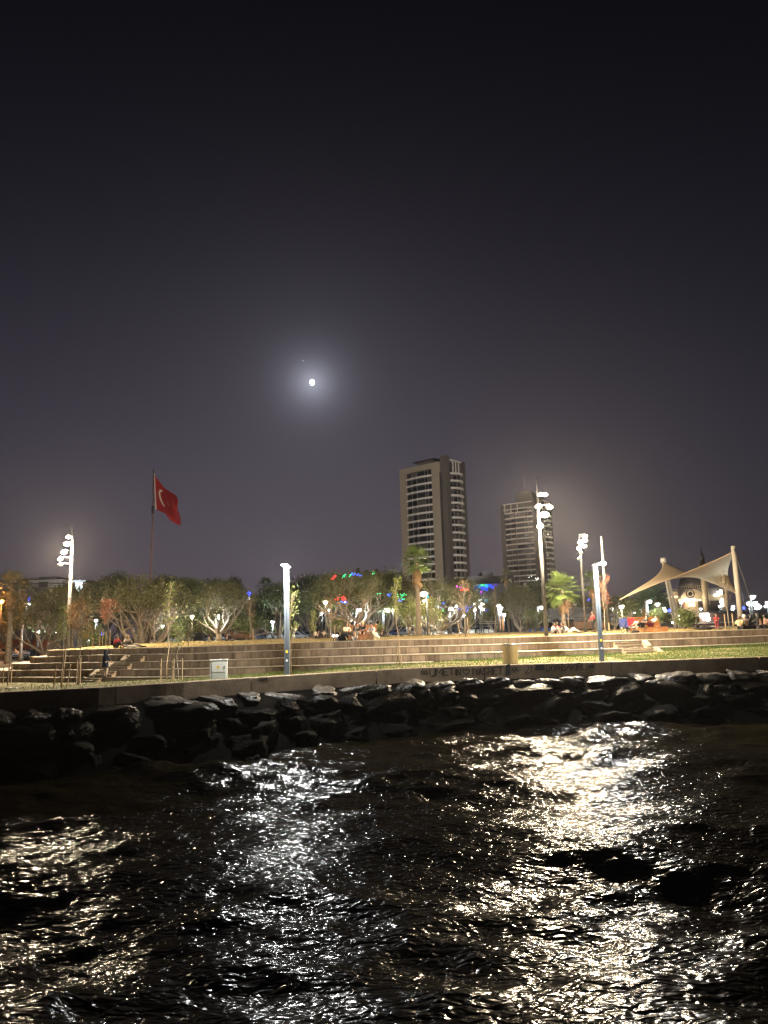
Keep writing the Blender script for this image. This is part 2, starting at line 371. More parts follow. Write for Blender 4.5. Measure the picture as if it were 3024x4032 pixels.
# ------------------------------------------------------------------ ground sheets
def ground():
    pxs = np.arange(-600, 3601, 15.0); rows = []
    cols = []
    for px in pxs:
        x = base_pt(px).x; yw = wallY(x) + 0.30; yb = float(np.interp(x, BX, BYY)); zb = float(np.interp(x, BX, BZ)); c = []
        for t in np.linspace(0, 1, 24):
            zz = (ZW - 0.10) * (1 - t) + zb * t
            c.append((x, yw * (1 - t) + (yb + 0.12) * t, zz + 0.03 * math.sin(x * 1.1 + 4 * t) * math.sin(t * 9)))
        c.append((x, yb + 0.6, zb - 0.12)); c.append((x, yb + 2.5, min(zb - 0.6, ZLOW))); c.append((x, yb + 60, ZLOW))
        cols.append(c)
    A = np.array(cols)
    o = link('front_ground', grid_mesh('front_ground', A[:, :, 0].T, A[:, :, 1].T, A[:, :, 2].T), None, m_prom); o['kind'] = 'structure'
    # lawn
    xs = np.concatenate([[XL + 0.02, XL + 0.3, XL + 0.8], np.arange(XL + 1.4, 62, 0.8)]); cols = []
    for x in xs:
        ry = rimYZ(1, x)[0] + 0.72
        if x < XL + 3.3: ry = RIMS[1][-6].y - math.sqrt(max(0, 3.2 ** 2 - (XL + 3.2 - min(x, XL + 3.2)) ** 2)) + 0.6
        ys = np.concatenate([np.linspace(ry, 84, 34), np.linspace(85.5, 100, 8)])
        cols.append([(x, y, lawnZ(x, y) + (0.012 if y < ry + 0.1 else 0)) for y in ys])
    A = np.array(cols)
    o = link('lawn', grid_mesh('lawn', A[:, :, 0].T, A[:, :, 1].T, A[:, :, 2].T), None, m_lawn); o['kind'] = 'structure'
    # street behind the lawn, and flat land out to the horizon
    s = MB(); s.poly([(XL - 12, 95, ZFARR + 0.006), (650, 95, ZFARR + 0.006), (650, 900, ZFARR + 0.006), (XL - 12, 900, ZFARR + 0.006)])
    s.poly([(XL - 12, 95, ZFARR + 0.006), (XL - 12, 900, ZFARR + 0.006), (XL - 24, 900, ZLOW + 0.01), (XL - 24, 95, ZLOW + 0.01)])
    s.poly([(XL - 24, 95, ZLOW + 0.01), (XL - 24, 900, ZLOW + 0.01), (-650, 900, ZLOW + 0.01), (-650, 95, ZLOW + 0.01)])
    s.build('street', m_road, None)['kind'] = 'structure'
    s = MB(); s.poly([(-400, 57, ZLOW - 0.02), (XL, 57, ZLOW - 0.02), (XL, 97, ZLOW - 0.02), (-400, 97, ZLOW - 0.02)])
    s.build('path', mat('sandy_path', (0.3, 0.25, 0.17), 0.95, var=0.3, scale=1.0), None)['kind'] = 'structure'
    s = MB(); s.poly([(60, 48, ZFARR - 0.2), (400, 48, ZFARR - 0.2), (400, 100, ZFARR - 0.2), (60, 100, ZFARR - 0.2)])
    s.build('terrain', m_lawn, None)['kind'] = 'structure'
    # earth bank under the boulders
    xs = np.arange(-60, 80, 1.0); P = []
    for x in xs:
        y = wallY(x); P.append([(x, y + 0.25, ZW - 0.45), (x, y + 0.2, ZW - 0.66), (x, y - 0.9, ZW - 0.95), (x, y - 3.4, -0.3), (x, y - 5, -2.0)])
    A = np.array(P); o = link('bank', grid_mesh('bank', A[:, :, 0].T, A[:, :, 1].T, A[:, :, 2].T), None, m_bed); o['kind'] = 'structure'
ground()

# ------------------------------------------------------------------ sea wall with its graffiti
WH, WT = 0.72, 0.32
wallo = thing('sea_wall', 'long low concrete sea wall with graffiti above the boulders', 'wall', (*wall_pt(1512), ZW - WH))
joints = [-560, -60, 460, 989, 1480, 1905, 2405, 2990, 3560]
for a, b in zip(joints[:-1], joints[1:]):
    s = MB(); ps = [wall_pt(p) for p in np.linspace(a + 2.0, b - 2.0, 9)]
    zt = ZW + random.uniform(-0.006, 0.006); n = len(s.v)
    for (x, y) in ps:
        for (dy, z) in ((0.012, ZW - WH), (0.0, zt - 0.03), (0.03, zt), (WT - 0.03, zt), (WT, zt - 0.03), (WT, ZW - WH)): s.v.append((x, y + dy, z))
    for i in range(len(ps) - 1):
        for k in range(6):
            q = n + i * 6 + k; r_ = n + i * 6 + (k + 1) % 6; s.f.append((q, q + 6, r_ + 6, r_))
    s.f.append(tuple(n + k for k in range(6))); s.f.append(tuple(n + (len(ps) - 1) * 6 + k for k in range(6)))
    s.build('wall_segment', m_conc, wallo, world=True)
m_ink = mat('spray_paint', (0.012, 0.011, 0.010), 0.8)
GL = {'U': [[(0, 1), (0, .2), (.3, 0), (.7, 0), (1, .2), (1, 1)]], 'M': [[(0, 0), (0, 1), (.5, .35), (1, 1), (1, 0)]], 'E': [[(1, 1), (0, 1), (0, 0), (1, 0)], [(0, .5), (.8, .5)]],
      'T': [[(0, 1), (1, 1)], [(.5, 1), (.5, 0)]], 'I': [[(.5, .75), (.5, 0)], [(.45, .98), (.55, .9)]], 'i': [[(.5, 1), (.5, 0)]], 'N': [[(0, 0), (0, 1), (1, 0), (1, 1)]], 'A': [[(0, 0), (.5, 1), (1, 0)], [(.2, .4), (.8, .4)]],
      'S': [[(1, .85), (.7, 1), (.2, 1), (0, .75), (.3, .55), (.8, .42), (1, .2), (.7, 0), (.2, 0), (0, .15)]], 'R': [[(0, 0), (0, 1), (.7, 1), (1, .78), (.7, .5), (0, .5)], [(.4, .5), (1, 0)]],
      'D': [[(0, 0), (0, 1), (.6, .9), (1, .5), (.6, .1), (0, 0)]], 'Y': [[(0, 1), (.5, .5), (1, 1)], [(.5, .5), (.5, 0)]], 'B': [[(0, 0), (0, 1), (.7, .95), (.85, .75), (.6, .52), (0, .5)], [(.6, .52), (1, .28), (.7, .03), (0, 0)]],
      'K': [[(0, 0), (0, 1)], [(1, 1), (0, .45), (1, 0)]], 'L': [[(0, 1), (0, 0), (1, 0)]], '2': [[(0, .8), (.3, 1), (.8, .95), (.95, .7), (0, 0), (1, 0)]], '1': [[(.2, .8), (.5, 1), (.5, 0)]],
      '0': [[(.5, 1), (.05, .7), (.05, .3), (.5, 0), (.95, .3), (.95, .7), (.5, 1)]], '8': [[(.5, .55), (.1, .75), (.5, 1), (.9, .75), (.5, .55), (.05, .25), (.5, 0), (.95, .25), (.5, .55)]], '.': [[(.4, .08), (.6, .0)]],
      'h': [[(.5, 0), (0, .55), (.1, .95), (.4, .9), (.5, .7), (.65, .95), (.95, .9), (1, .55), (.5, 0)]], 'o': [[(.5, .5), (.3, .85), (.05, .7), (.05, .3), (.3, .12), (.5, .5), (.7, .88), (.95, .7), (.95, .3), (.7, .12), (.5, .5)]],
      's': [[(0, .6), (1, .65), (.2, 0), (.5, 1), (.8, 0), (0, .6)], [(.1, .3), (.95, .35)]]}
def stroke(s, pts, wd=0.035):
    for a, b in zip(pts[:-1], pts[1:]):
        d = (b - a)
        if d.length < 1e-4: continue
        d.normalize(); nrm = Vector((-d.z, 0, d.x)) * wd / 2; a2 = a - d * wd * .35; b2 = b + d * wd * .35
        s.prism([a2 - nrm, b2 - nrm, b2 + nrm, a2 + nrm], (0, 0.004, 0))
def on_wall(px, py):
    y = float(np.interp(px, PXW, DW)); p = at(px, py, y); yy = wallY(p.x); p = at(px, py, yy)
    return Vector((p.x, wallY(p.x) - 0.006, p.z))
def letter(ch, x0, x1, y0, y1, wd=0.035, blk=False):
    s = MB()
    fx = lambda u, v: on_wall(x0 + u * (x1 - x0), y1 + (y0 - y1) * v)
    if blk:
        a = [fx(0, 0), fx(1, .05), fx(.97, 1), fx(.04, .93)]; s.prism(a, (0, 0.004, 0))
    else:
        for st in GL[ch]: stroke(s, [fx(*p) for p in st], wd)
    s.build('graffiti_letter', m_ink, wallo, world=True)
def z8(x): return 1600 + x / 2.074
def y8(y): return 2570 + y / 2.074
for ch, a, b, c, d in (('o', 118, 172, 140, 180), ('U', 190, 232, 135, 192), ('M', 242, 290, 132, 182), ('E', 302, 342, 130, 182), ('T', 345, 388, 126, 182), ('I', 394, 408, 124, 180), ('N', 412, 440, 132, 182), ('h', 460, 514, 130, 182),
                       ('i', 534, 548, 128, 182), ('Y', 556, 586, 130, 180), ('A', 586, 620, 128, 180), ('S', 626, 660, 126, 180), ('R', 668, 702, 122, 180), ('E', 708, 742, 118, 176), ('T', 742, 790, 112, 176),
                       ('o', 862, 930, 112, 156), ('2', 970, 1002, 112, 166), ('1', 1008, 1034, 108, 160), ('D', 1145, 1178, 98, 152), ('I', 1180, 1192, 92, 146), ('Y', 1194, 1224, 96, 150), ('A', 1216, 1246, 94, 148), ('R', 1246, 1272, 92, 146), ('B', 1274, 1302, 90, 146),
                       ('A', 1306, 1344, 90, 144), ('K', 1350, 1384, 86, 142), ('I', 1384, 1396, 84, 140), ('R', 1400, 1430, 84, 140), ('L', 1436, 1464, 84, 138), ('I', 1468, 1480, 82, 134), ('s', 1482, 1540, 84, 124)):
    letter(ch, z8(a), z8(b), y8(c), y8(d))
letter('', z8(812), z8(850), y8(92), y8(186), blk=True); letter('', z8(1052), z8(1130), y8(95), y8(146), blk=True)
for ch, a, b in (('2', 1018, 1028), ('.', 1029, 1032), ('0', 1032, 1042), ('8', 1044, 1054)):
    letter(ch, a, b, 2667, 2679, 0.022)

# ------------------------------------------------------------------ boulders
def boulder_mesh(seed):
    rs = np.random.RandomState(seed); bm = bmesh.new(); bmesh.ops.create_icosphere(bm, subdivisions=4, radius=1)
    planes = [(Vector(rs.normal(size=3)).normalized(), rs.uniform(0.55, 0.85)) for _ in range(11)] + [(Vector((rs.normal() * .12, rs.normal() * .12, 1)).normalized(), 0.55)]
    ph = rs.uniform(0, 9, 12)
    for v in bm.verts:
        p = v.co.copy()
        for n, d in planes:
            q = p.dot(n)
            if q > d: p -= n * (q - d) * 0.93
        for j, (fq, am) in enumerate(((3.1, .07), (6.3, .05), (13, .034), (27, .02))):
            p += v.co * am * (math.sin(fq * p.x + ph[j] + 2 * math.sin(fq * .7 * p.y)) * math.sin(fq * p.y + ph[j + 4]) + math.sin(fq * p.z * 1.2 + ph[j + 8] + p.x * fq * .5))
        v.co = p
    me = bpy.data.meshes.new('boulder'); bm.to_mesh(me); bm.free(); me.shade_smooth(); return me
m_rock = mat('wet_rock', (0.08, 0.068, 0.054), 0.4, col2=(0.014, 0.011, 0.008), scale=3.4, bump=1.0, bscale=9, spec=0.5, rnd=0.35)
def height_shade(mt, z0, z1):  # darkens colour and gloss below a height, shade put into the rock
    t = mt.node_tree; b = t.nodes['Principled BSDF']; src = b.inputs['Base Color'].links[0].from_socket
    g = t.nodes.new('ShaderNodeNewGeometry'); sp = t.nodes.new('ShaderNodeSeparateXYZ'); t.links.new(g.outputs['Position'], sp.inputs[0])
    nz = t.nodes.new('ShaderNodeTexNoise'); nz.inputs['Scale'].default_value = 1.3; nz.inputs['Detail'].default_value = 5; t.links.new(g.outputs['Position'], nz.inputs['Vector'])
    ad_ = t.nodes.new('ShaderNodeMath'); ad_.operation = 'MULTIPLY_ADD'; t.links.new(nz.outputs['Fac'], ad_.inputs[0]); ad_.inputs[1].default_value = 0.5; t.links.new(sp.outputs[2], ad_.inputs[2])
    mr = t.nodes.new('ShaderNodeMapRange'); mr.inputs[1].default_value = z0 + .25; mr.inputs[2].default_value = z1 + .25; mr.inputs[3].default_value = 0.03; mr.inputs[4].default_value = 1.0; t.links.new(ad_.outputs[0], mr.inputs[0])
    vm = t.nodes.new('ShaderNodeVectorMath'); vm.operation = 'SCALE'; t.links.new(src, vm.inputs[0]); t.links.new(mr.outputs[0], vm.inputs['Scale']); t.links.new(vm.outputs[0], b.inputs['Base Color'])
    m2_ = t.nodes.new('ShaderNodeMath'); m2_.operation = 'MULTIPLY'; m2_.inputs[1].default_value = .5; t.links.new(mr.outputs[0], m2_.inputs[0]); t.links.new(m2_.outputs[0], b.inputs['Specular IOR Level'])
height_shade(m_rock, 1.82, 2.25)
m_rockd = mat('shaded_rock', (0.005, 0.0042, 0.003), 0.8, col2=(0.0015, 0.0015, 0.001), scale=3.0, bump=1.0, bscale=8, spec=0.04, rnd=0.3)  # near-black rock copy for the lower rows, shade put into its colour
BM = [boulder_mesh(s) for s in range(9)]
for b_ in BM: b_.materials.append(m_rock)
ORD = ['first', 'second', 'third', 'fourth', 'fifth', 'sixth', 'seventh', 'eighth', 'ninth', 'tenth', 'eleventh', 'twelfth', 'thirteenth', 'fourteenth', 'fifteenth', 'sixteenth', 'seventeenth', 'eighteenth', 'nineteenth', 'twentieth']
MARKS = [(860, 'the white cabinet'), (1130, 'the middle lamp column'), (1562, 'the tall sapling'), (2010, 'the slatted bin'), (2363, 'the right lamp column')]
def rocks():
    rs = random.Random(5)
    for row in range(5):
        x = -34.0 + row * 0.4; items = []
        while x < 36:
            sx = 0.55 + 1.15 * rs.random() ** 1.3
            x += sx * 0.80
            y = wallY(x) - 0.75 - (0, .78, 1.12, 1.5, 1.95)[row] + rs.uniform(-.2, .2); z = ZW - 1.13 - (0, .35, .95, 1.6, 2.25)[row] + rs.uniform(-.14, .14)
            sz = rs.uniform(0.36, 0.56) if row < 1 else rs.uniform(.5, .8)
            if row == 0: z = ZW - 0.66 - sz * 0.62 + rs.uniform(-.07, .04)
            sz *= .7 + .35 * sx; items.append((x, y, z, sx, rs.uniform(.6, .95), sz)); x += sx * 0.80
        rname = ['top', 'second', 'third', 'fourth', 'lowest'][row]; cnt = {}
        for (x, y, z, sx, sy, sz) in items:
            px = proj((x, y, z))[0]
            if px < -260 or px > 3280: continue
            o = link('boulder', rs.choice(BM)); o.location = (x, y, z - (.12 if row == 0 and sz > .6 else 0)); o.scale = (sx, sy, sz)
            o.rotation_euler = (rs.uniform(-.2, .2), rs.uniform(-.15, .15), rs.choice((0, math.pi)) + rs.uniform(-.5, .5))
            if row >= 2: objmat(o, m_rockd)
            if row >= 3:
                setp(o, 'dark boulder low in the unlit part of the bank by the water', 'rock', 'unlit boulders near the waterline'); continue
            if px < 860: key = ('the white cabinet', 'left')
            else: key = ([mk for mk in MARKS if mk[0] <= px][-1][1], 'right')
            items2 = cnt.setdefault(key, []); items2.append((px, o, sx))
        for (mk, side), lst in cnt.items():
            lst.sort(key=lambda q: q[0], reverse=(side == 'left'))
            for i, (px, o, sx) in enumerate(lst):
                adj = 'broad' if sx > .98 else 'small' if sx < .74 else 'medium'
                setp(o, f'{adj} wet boulder, {ORD[min(i, 19)]} in the {rname} row going {side} from {mk}', 'rock', 'boulders piled below the sea wall')
rocks()

# ------------------------------------------------------------------ stepped stone terraces
def unitbox():
    bm = bmesh.new(); bmesh.ops.create_cube(bm, size=1)
    me = bpy.data.meshes.new('panel'); bm.to_mesh(me); bm.free(); return me
UB = unitbox(); 
def resample(pts, L, jitter=0):
    d = [0]
    for a, b in zip(pts[:-1], pts[1:]): d.append(d[-1] + (b - a).length)
    n = int(d[-1] / L); ts = np.linspace(0, d[-1], n + 1)
    P = np.array([[*p] for p in pts]); return [Vector((np.interp(t, d, P[:, 0]), np.interp(t, d, P[:, 1]), np.interp(t, d, P[:, 2]))) for t in ts]
m_stone_me = UB.copy(); m_stone_me.materials.append(m_stone)
m_cop_me = UB.copy(); m_cop_me.materials.append(m_coping)
TN = ['topmost', 'second', 'third', 'fourth', 'lowest']
for k in range(1, 6):
    pts = RIMS[k]; o0 = pts[len(pts) // 2]
    t = thing('stone_terrace', f'{TN[k-1]} stone terrace step' + {1: ' holding up the lawn edge', 2: ' just below the topmost one', 3: ' reaching both stairs', 4: ' ending short of the slatted bin', 5: ' at ground level on the left only'}[k], 'terrace', (o0.x, o0.y, o0.z - 0.5), 'stone terraces stepping down to the sea wall')
    rs = random.Random(k)
    for me, L, nm in ((m_stone_me, 0.86, 'stone_panel'), (m_cop_me, 1.72, 'coping_slab')):
        ps = resample(pts, L)
        for a, b in zip(ps[:-1], ps[1:]):
            mid = (a + b) / 2; pxm = proj(mid)[0]
            if pxm < -260 or pxm > 3300: continue
            d = b - a; rz = math.atan2(d.y, d.x); pit = -math.asin(d.z / d.length)
            nrm = Vector((-d.y, d.x, 0)).normalized()      # line runs right to left, so -nrm faces inland
            o = bpy.data.objects.new(nm, me); C.objects.link(o); o.parent = t
            if nm == 'stone_panel':
                h = 0.56
                p = mid - nrm * (0.05 + rs.uniform(-.004, .004)) + Vector((0, 0, -0.06 - h / 2)); o.scale = (d.length - 0.026, 0.08, h)
            else:
                p = mid - nrm * (0.47 - 0.05 - 0.02) + Vector((0, 0, -0.031)); o.scale = (d.length - 0.006, 0.94 if k > 1 else 0.8, 0.058)
                if k == 1: p += nrm * 0.07
            o.location = p - t.location; o.rotation_euler = (0, pit, rz)
    s = MB(); ps = resample(pts, 1.0)
    off = []
    for i, p in enumerate(ps):
        d = ps[min(i + 1, len(ps) - 1)] - ps[max(i - 1, 0)]; nrm = Vector((-d.y, d.x, 0)).normalized(); off.append(p - nrm * 0.115)
    for a, b in zip(off[:-1], off[1:]): s.poly([a - Vector((0, 0, .07)), b - Vector((0, 0, .07)), b - Vector((0, 0, .62)), a - Vector((0, 0, .62))])
    s.build('backing', m_back, t, world=True)

# stairs set into the terraces
m_step = mat('step_stone', (0.34, 0.28, 0.19), 0.8, var=0.3, scale=4, bump=0.2)
m_cheek = mat('cheek_stone', (0.34, 0.27, 0.17), 0.8, var=0.2, scale=4)
def flight(kt, xa, xb, cheek, label, group):
    """three steps between terrace kt (top) and the one below, px from xa to xb"""
    a = rim_pt(kt, xa); b = rim_pt(kt, xb)
    low = rim_pt(kt + 1, (xa + xb) / 2) if kt < 5 else base_pt((xa + xb) / 2)
    if kt == 3 and xa > 2000: low = base_pt((xa + xb) / 2)
    mid = (a + b) / 2; hh = mid.z - low.z; d = b - a; rz = math.atan2(d.y, d.x); out = Vector((d.y, -d.x, 0)).normalized()
    t = thing('stone_stairs', label, 'stairs', (mid.x, mid.y, low.z), group)
    n = 3
    for i in range(1, n):
        z = mid.z - hh * i / n; dep = 0.30
        s = MB(); c = mid + out * (dep * (i - .5) + 0.062 + 0.002 * i); s.box((c.x, c.y, (z + low.z - .1) / 2 - 0.02), (d.length - 0.02 * i, dep - .004, z - low.z + .06), rz)
        s.build('step', m_back if False else m_stone, t, world=True)
        s = MB(); s.box((c.x, c.y - 0.01, z + 0.012), (d.length - 0.02 * i, dep + 0.03, 0.045), rz); s.build('tread', m_cheek, t, world=True)
    if cheek:
        e = a if cheek < 0 else b; s = MB(); ux = d.normalized() * (-0.18 if cheek < 0 else 0.18)
        c0 = e + ux + out * 0.062
        w0 = ux.normalized() * 0.3
        pr = [c0 + Vector((0, 0, 0.01)), c0 + out * .02 + Vector((0, 0, 0.01)), c0 + out * 0.70 + Vector((0, 0, -hh * .72)), c0 + out * 0.70 + Vector((0, 0, -hh)), c0 + Vector((0, 0, -hh))]
        s.prism(pr, -w0 if cheek < 0 else w0); s.build('cheek_wall', m_cheek, t, world=True)
G = 'flights of stone steps through the terraces'
flight(2, 507, 576, -1, 'upper left flight of stone steps, right above the other left flights', G)
flight(3, 445, 525, -1, 'left flight of stone steps behind the person in the navy coat', G)
flight(4, 388, 464, -1, 'left flight of stone steps under the feet of the person in navy', G)
flight(5, 335, 405, 0, 'lowest left flight of stone steps, starting from the ground', G)
flight(2, 2411, 2515, 1, 'upper right flight of pale steps beside the right lamp column', G)
flight(3, 2445, 2560, 1, 'lower right flight of pale steps rising from the grass', G)

# ------------------------------------------------------------------ grass
def grass():
    rs = np.random.RandomState(3); pts = []
    def scatter(n, pa, pb, dens):
        for _ in range(n):
            px = rs.uniform(pa, pb); x = base_pt(px).x; yw = wallY(x) + 0.4; yb = float(np.interp(x, BX, BYY)); u = rs.uniform(0, 1) ** dens
            y = yb - u * (yb - yw); pts.append((x, y, promZ(x, y), rs.uniform(.05, .13)))
    scatter(16000, 2350, 3150, 0.8); scatter(7000, 1700, 2400, 1.6); scatter(5000, 1000, 1700, 1.4); scatter(3000, 850, 1150, 2.5); scatter(3500, -100, 900, 1.0)
    for _ in range(5000):                            # tall weeds along the foot of the terrace
        px = rs.choice([rs.uniform(2570, 3150), rs.uniform(1780, 2440), rs.uniform(1050, 1180), rs.uniform(1290, 1420)]); p = base_pt(px); pts.append((p.x, p.y - rs.uniform(.02, .5), p.z, rs.uniform(.12, .3 if px > 2570 else .2)))
    A = np.array(pts); n = len(A); a = rs.uniform(0, 6.28, n); wd = 0.014; h = A[:, 3]
    l = rs.normal(0, .35, (n, 2)) * h[:, None]
    v0 = np.stack([A[:, 0] - np.cos(a) * wd, A[:, 1] - np.sin(a) * wd, A[:, 2]], 1); v1 = np.stack([A[:, 0] + np.cos(a) * wd, A[:, 1] + np.sin(a) * wd, A[:, 2]], 1)
    v2 = np.stack([A[:, 0] + l[:, 0], A[:, 1] + l[:, 1], A[:, 2] + h], 1)
    V = np.stack([v0, v1, v2], 1).reshape(-1, 3); Fq = np.arange(3 * n).reshape(-1, 3)
    mg = mat('grass_blades', (0.08, 0.13, 0.03), 0.7, island=[(0.035, 0.085, 0.012), (0.07, 0.12, 0.02), (0.17, 0.15, 0.04)], trans=0.3)
    o = link('grass', npmesh('grass', V, Fq), None, mg); o['kind'] = 'stuff'; setp(o, 'green grass between the sea wall and the terraces', 'grass')
    pts = []
    for _ in range(16000):
        px = rs.uniform(150, 3150); x = rim_pt(1, px).x
        if x < XL + 1: continue
        ry = rimYZ(1, x)[0]; y = ry + .8 + rs.uniform(0, 1) ** 1.3 * 30; pts.append((x, y, lawnZ(x, y), rs.uniform(.03, .07)))
    A = np.array(pts); n = len(A); a = rs.uniform(0, 6.28, n); h = A[:, 3]; wd = .02
    v0 = np.stack([A[:, 0] - np.cos(a) * wd, A[:, 1] - np.sin(a) * wd, A[:, 2] - .01], 1); v1 = np.stack([A[:, 0] + np.cos(a) * wd, A[:, 1] + np.sin(a) * wd, A[:, 2] - .01], 1)
    v2 = np.stack([A[:, 0], A[:, 1], A[:, 2] + h], 1); V = np.stack([v0, v1, v2], 1).reshape(-1, 3)
    o = link('dry_grass', npmesh('dry_grass', V, np.arange(3 * n).reshape(-1, 3)), None, mat('dry_grass_blades', (0.2, 0.16, 0.05), 0.8, island=[(0.14, 0.13, 0.035), (0.22, 0.17, 0.06), (0.26, 0.18, 0.08)], trans=0.3)); o['kind'] = 'stuff'; setp(o, 'short dry yellow grass on the lawn', 'grass')
grass()

def zfor(x, y, py):
    """height at which a point above (x, y) is seen at photo row py"""
    a, b = -20.0, 160.0
    for _ in range(40):
        c = (a + b) / 2
        if proj((x, y, c))[1] > py: a = c
        else: b = c
    return (a + b) / 2
def emis(name, col, s): return mat(name, (0.0, 0.0, 0.0), 0.5, emit=col, es=s)
e_warm = emis('lamp_warm', (1.0, 0.86, 0.66), 14); e_white = emis('lamp_white', (0.95, 0.98, 1.0), 12); e_dimw = emis('lamp_dim', (1.0, 0.95, 0.85), 6)
e_orange = emis('lamp_orange', (1.0, 0.45, 0.1), 10); e_blue = emis('lamp_blue', (0.03, 0.06, 1.0), 9); e_green = emis('bulb_green', (0.02, 0.9, 0.3), 3); e_red = emis('bulb_red', (1.0, 0.03, 0.03), 4)
e_bulbblue = emis('bulb_blue', (0.04, 0.12, 1.0), 5); e_yellow = emis('window_warm', (1.0, 0.75, 0.4), 3); e_yel2 = emis('window_bright', (1.0, 0.92, 0.75), 6)
m_head = mat('lamp_head', (0.55, 0.53, 0.48), 0.4, 0.2)

# ------------------------------------------------------------------ light masts
def head_meshes():
    s = MB(); s.lathe((0, 0, 0), [(0.03, 0.16), (0.15, 0.12), (0.21, 0.03), (0.22, -0.05), (0.2, -0.07)], 12)
    h = s.mesh('lamp_head', smooth=True); h.materials.append(m_head); return h
HEADM = head_meshes()
def ball_mesh(r, n=2):
    bm = bmesh.new(); bmesh.ops.create_icosphere(bm, subdivisions=n, radius=r); me = bpy.data.meshes.new('bulb'); bm.to_mesh(me); bm.free(); me.shade_smooth(); return me
BALLS = {}
def ball(name, r, material, parent, loc, sc=(1, 1, 1)):
    key = (r, material.name)
    if key not in BALLS: BALLS[key] = ball_mesh(r); BALLS[key].materials.append(material)
    o = link(name, BALLS[key], parent); o.location = Vector(loc) - (parent.location if parent else Vector()); o.scale = sc; return o
def mast(label, pxb, pyb, D, tip, shaft_top, r, heads, power, mat_=None, aim=None):
    b = at(pxb, pyb, D); x, y = b.x, b.y
    z0 = min(b.z, groundZ(x, y)) - 0.05
    t = thing('light_mast', label, 'light mast', (x, y, z0), 'tall masts carrying several floodlights')
    zs = zfor(x, y, shaft_top); zt = zfor(x, y, tip)
    s = MB(); s.tube([(x, y, z0), (x, y, zs)], [r, r * .7], 12); s.build('pole', mat_ or m_metal, t, True, True)
    s = MB(); s.tube([(x, y, zs - .05), (x, y, zt)], [r * .45, r * .25], 8); s.build('rod', m_dark, t, True, True)
    s = MB(); s.box((x, y, z0 + .06), (r * 4, r * 4, .05)); s.build('base_plate', m_dark, t, world=True)
    for (hx, hy, lit) in heads:
        p = at(hx, hy, D); dx = p.x - x
        if abs(dx) < .25: p.y -= .9; 
        else: p.y -= .7
        s = MB(); s.tube([(x, y, p.z + .1), ((x + p.x) / 2, (y + p.y) / 2, p.z + .14), (p.x, p.y, p.z + .12)], .035, 6); s.build('arm', m_head, t, True, True)
        h = link('lamp_head', HEADM, t); h.location = p - t.location; h.rotation_euler = (R(-28), 0, 0); h.scale = (.8, .8, .8)
        if lit:
            ball('lens', round(.17 + .07 * min(lit, 1.6), 2), e_warm if lit > .4 else e_dimw, t, p + Vector((0, -.05, -.09)), (1, 1, .6))
            lights('lamp_light', 'POINT', p + Vector((0, -.35, -.26)), power * lit, MAST, .16, t)
    return t
mast('tall light mast in front of the left trees, leftmost of the masts', 268, 2532, 60, 2075, 2125, .17,
     [(289, 2117, .5), (283, 2144, 1.1), (267, 2175, 1.1), (253, 2202, .6), (253, 2227, 0)], P_MAST)
mast('tallest light mast on the lawn edge in front of the hazy tower', 2151, 2504, 47.9, 1880, 1960, .13,
     [(2116, 1955, 0), (2137, 1954, 0), (2108, 1999, .7), (2154, 2000, .7), (2133, 2032, 2.2), (2115, 2075, .9)], P_MAST, m_metal)
mast('slender light mast behind the bright palm and right lamp column', 2306, 2472, 62, 2092, 2120, .12,
     [(2291, 2112, .9), (2297, 2133, 0), (2274, 2137, 1.0), (2292, 2156, 0), (2271, 2160, .7), (2277, 2181, 0), (2274, 2203, 0)], P_MAST * .85)
# square lamp columns by the wall
def column(label, pxb, pyb, D, pyt, wd, head_px, power, fwd=.75):
    b = at(pxb, pyb, D); x, y = b.x, b.y; z0 = promZ(x, y) - .05; zt = zfor(x, y, pyt)
    t = thing('lamp_column', label, 'lamp column', (x, y, z0), 'square lamp columns behind the sea wall')
    s = MB(); s.box((x, y, (z0 + zt) / 2), (wd, wd * .8, zt - z0)); s.build('pole', m_dpole, t, world=True)
    s = MB(); s.box((x, y - wd * .41, (z0 + zt) / 2 + .3), (wd * .16, .012, zt - z0 - .8)); s.build('seam', m_dark, t, world=True)
    s = MB(); s.box((x + .02, y + .02, zt + .04), (wd + .1, wd + .1, .07)); s.build('cap', m_dark, t, world=True)
    hp = Vector((x + (head_px - proj((x, y, zt))[0]) * D / F * 1.0, y - fwd, zt + .03))
    s = MB(); s.box(((x + hp.x) / 2, y - fwd / 2 - .02, zt + .06), (abs(hp.x - x) + .16, fwd + .2, .07)); s.build('lamp_arm', m_head, t, world=True)
    s = MB(); s.box((hp.x, hp.y, zt - .005), (.22, .24, .05)); s.build('lens', e_white, t, world=True)
    ball('lamp_glass', .12, e_white, t, hp + Vector((0, -.02, -.04)), (1, 1, .6))
    lights('lamp_light', 'POINT', hp + Vector((0.04, -.12, -.2)), power, (.97, .96, .92), .13, t)
    for (zz, w_, h_, mm_) in ((z0 + (zt - z0) * .235, .10, .13, mat('yellow_sticker', (.75, .5, .03), .5)), (z0 + (zt - z0) * .155, .08, .10, mat('white_sticker', (.7, .7, .66), .5))):
        s = MB(); s.box((x, y - wd * .4 - .014, zz), (w_, .01, h_)); s.build('sticker', mm_, t, world=True)
    return t
column('square lamp column with cold white head, nearest the middle of the view', 1131, 2652, 34.75, 2238, .235, 1139, P_COL, 1.15)
column('square lamp column with bright head, rising right of the slatted bin', 2370, 2602, 38.9, 2228, .22, 2352, P_COL * 1.1, 1.1)
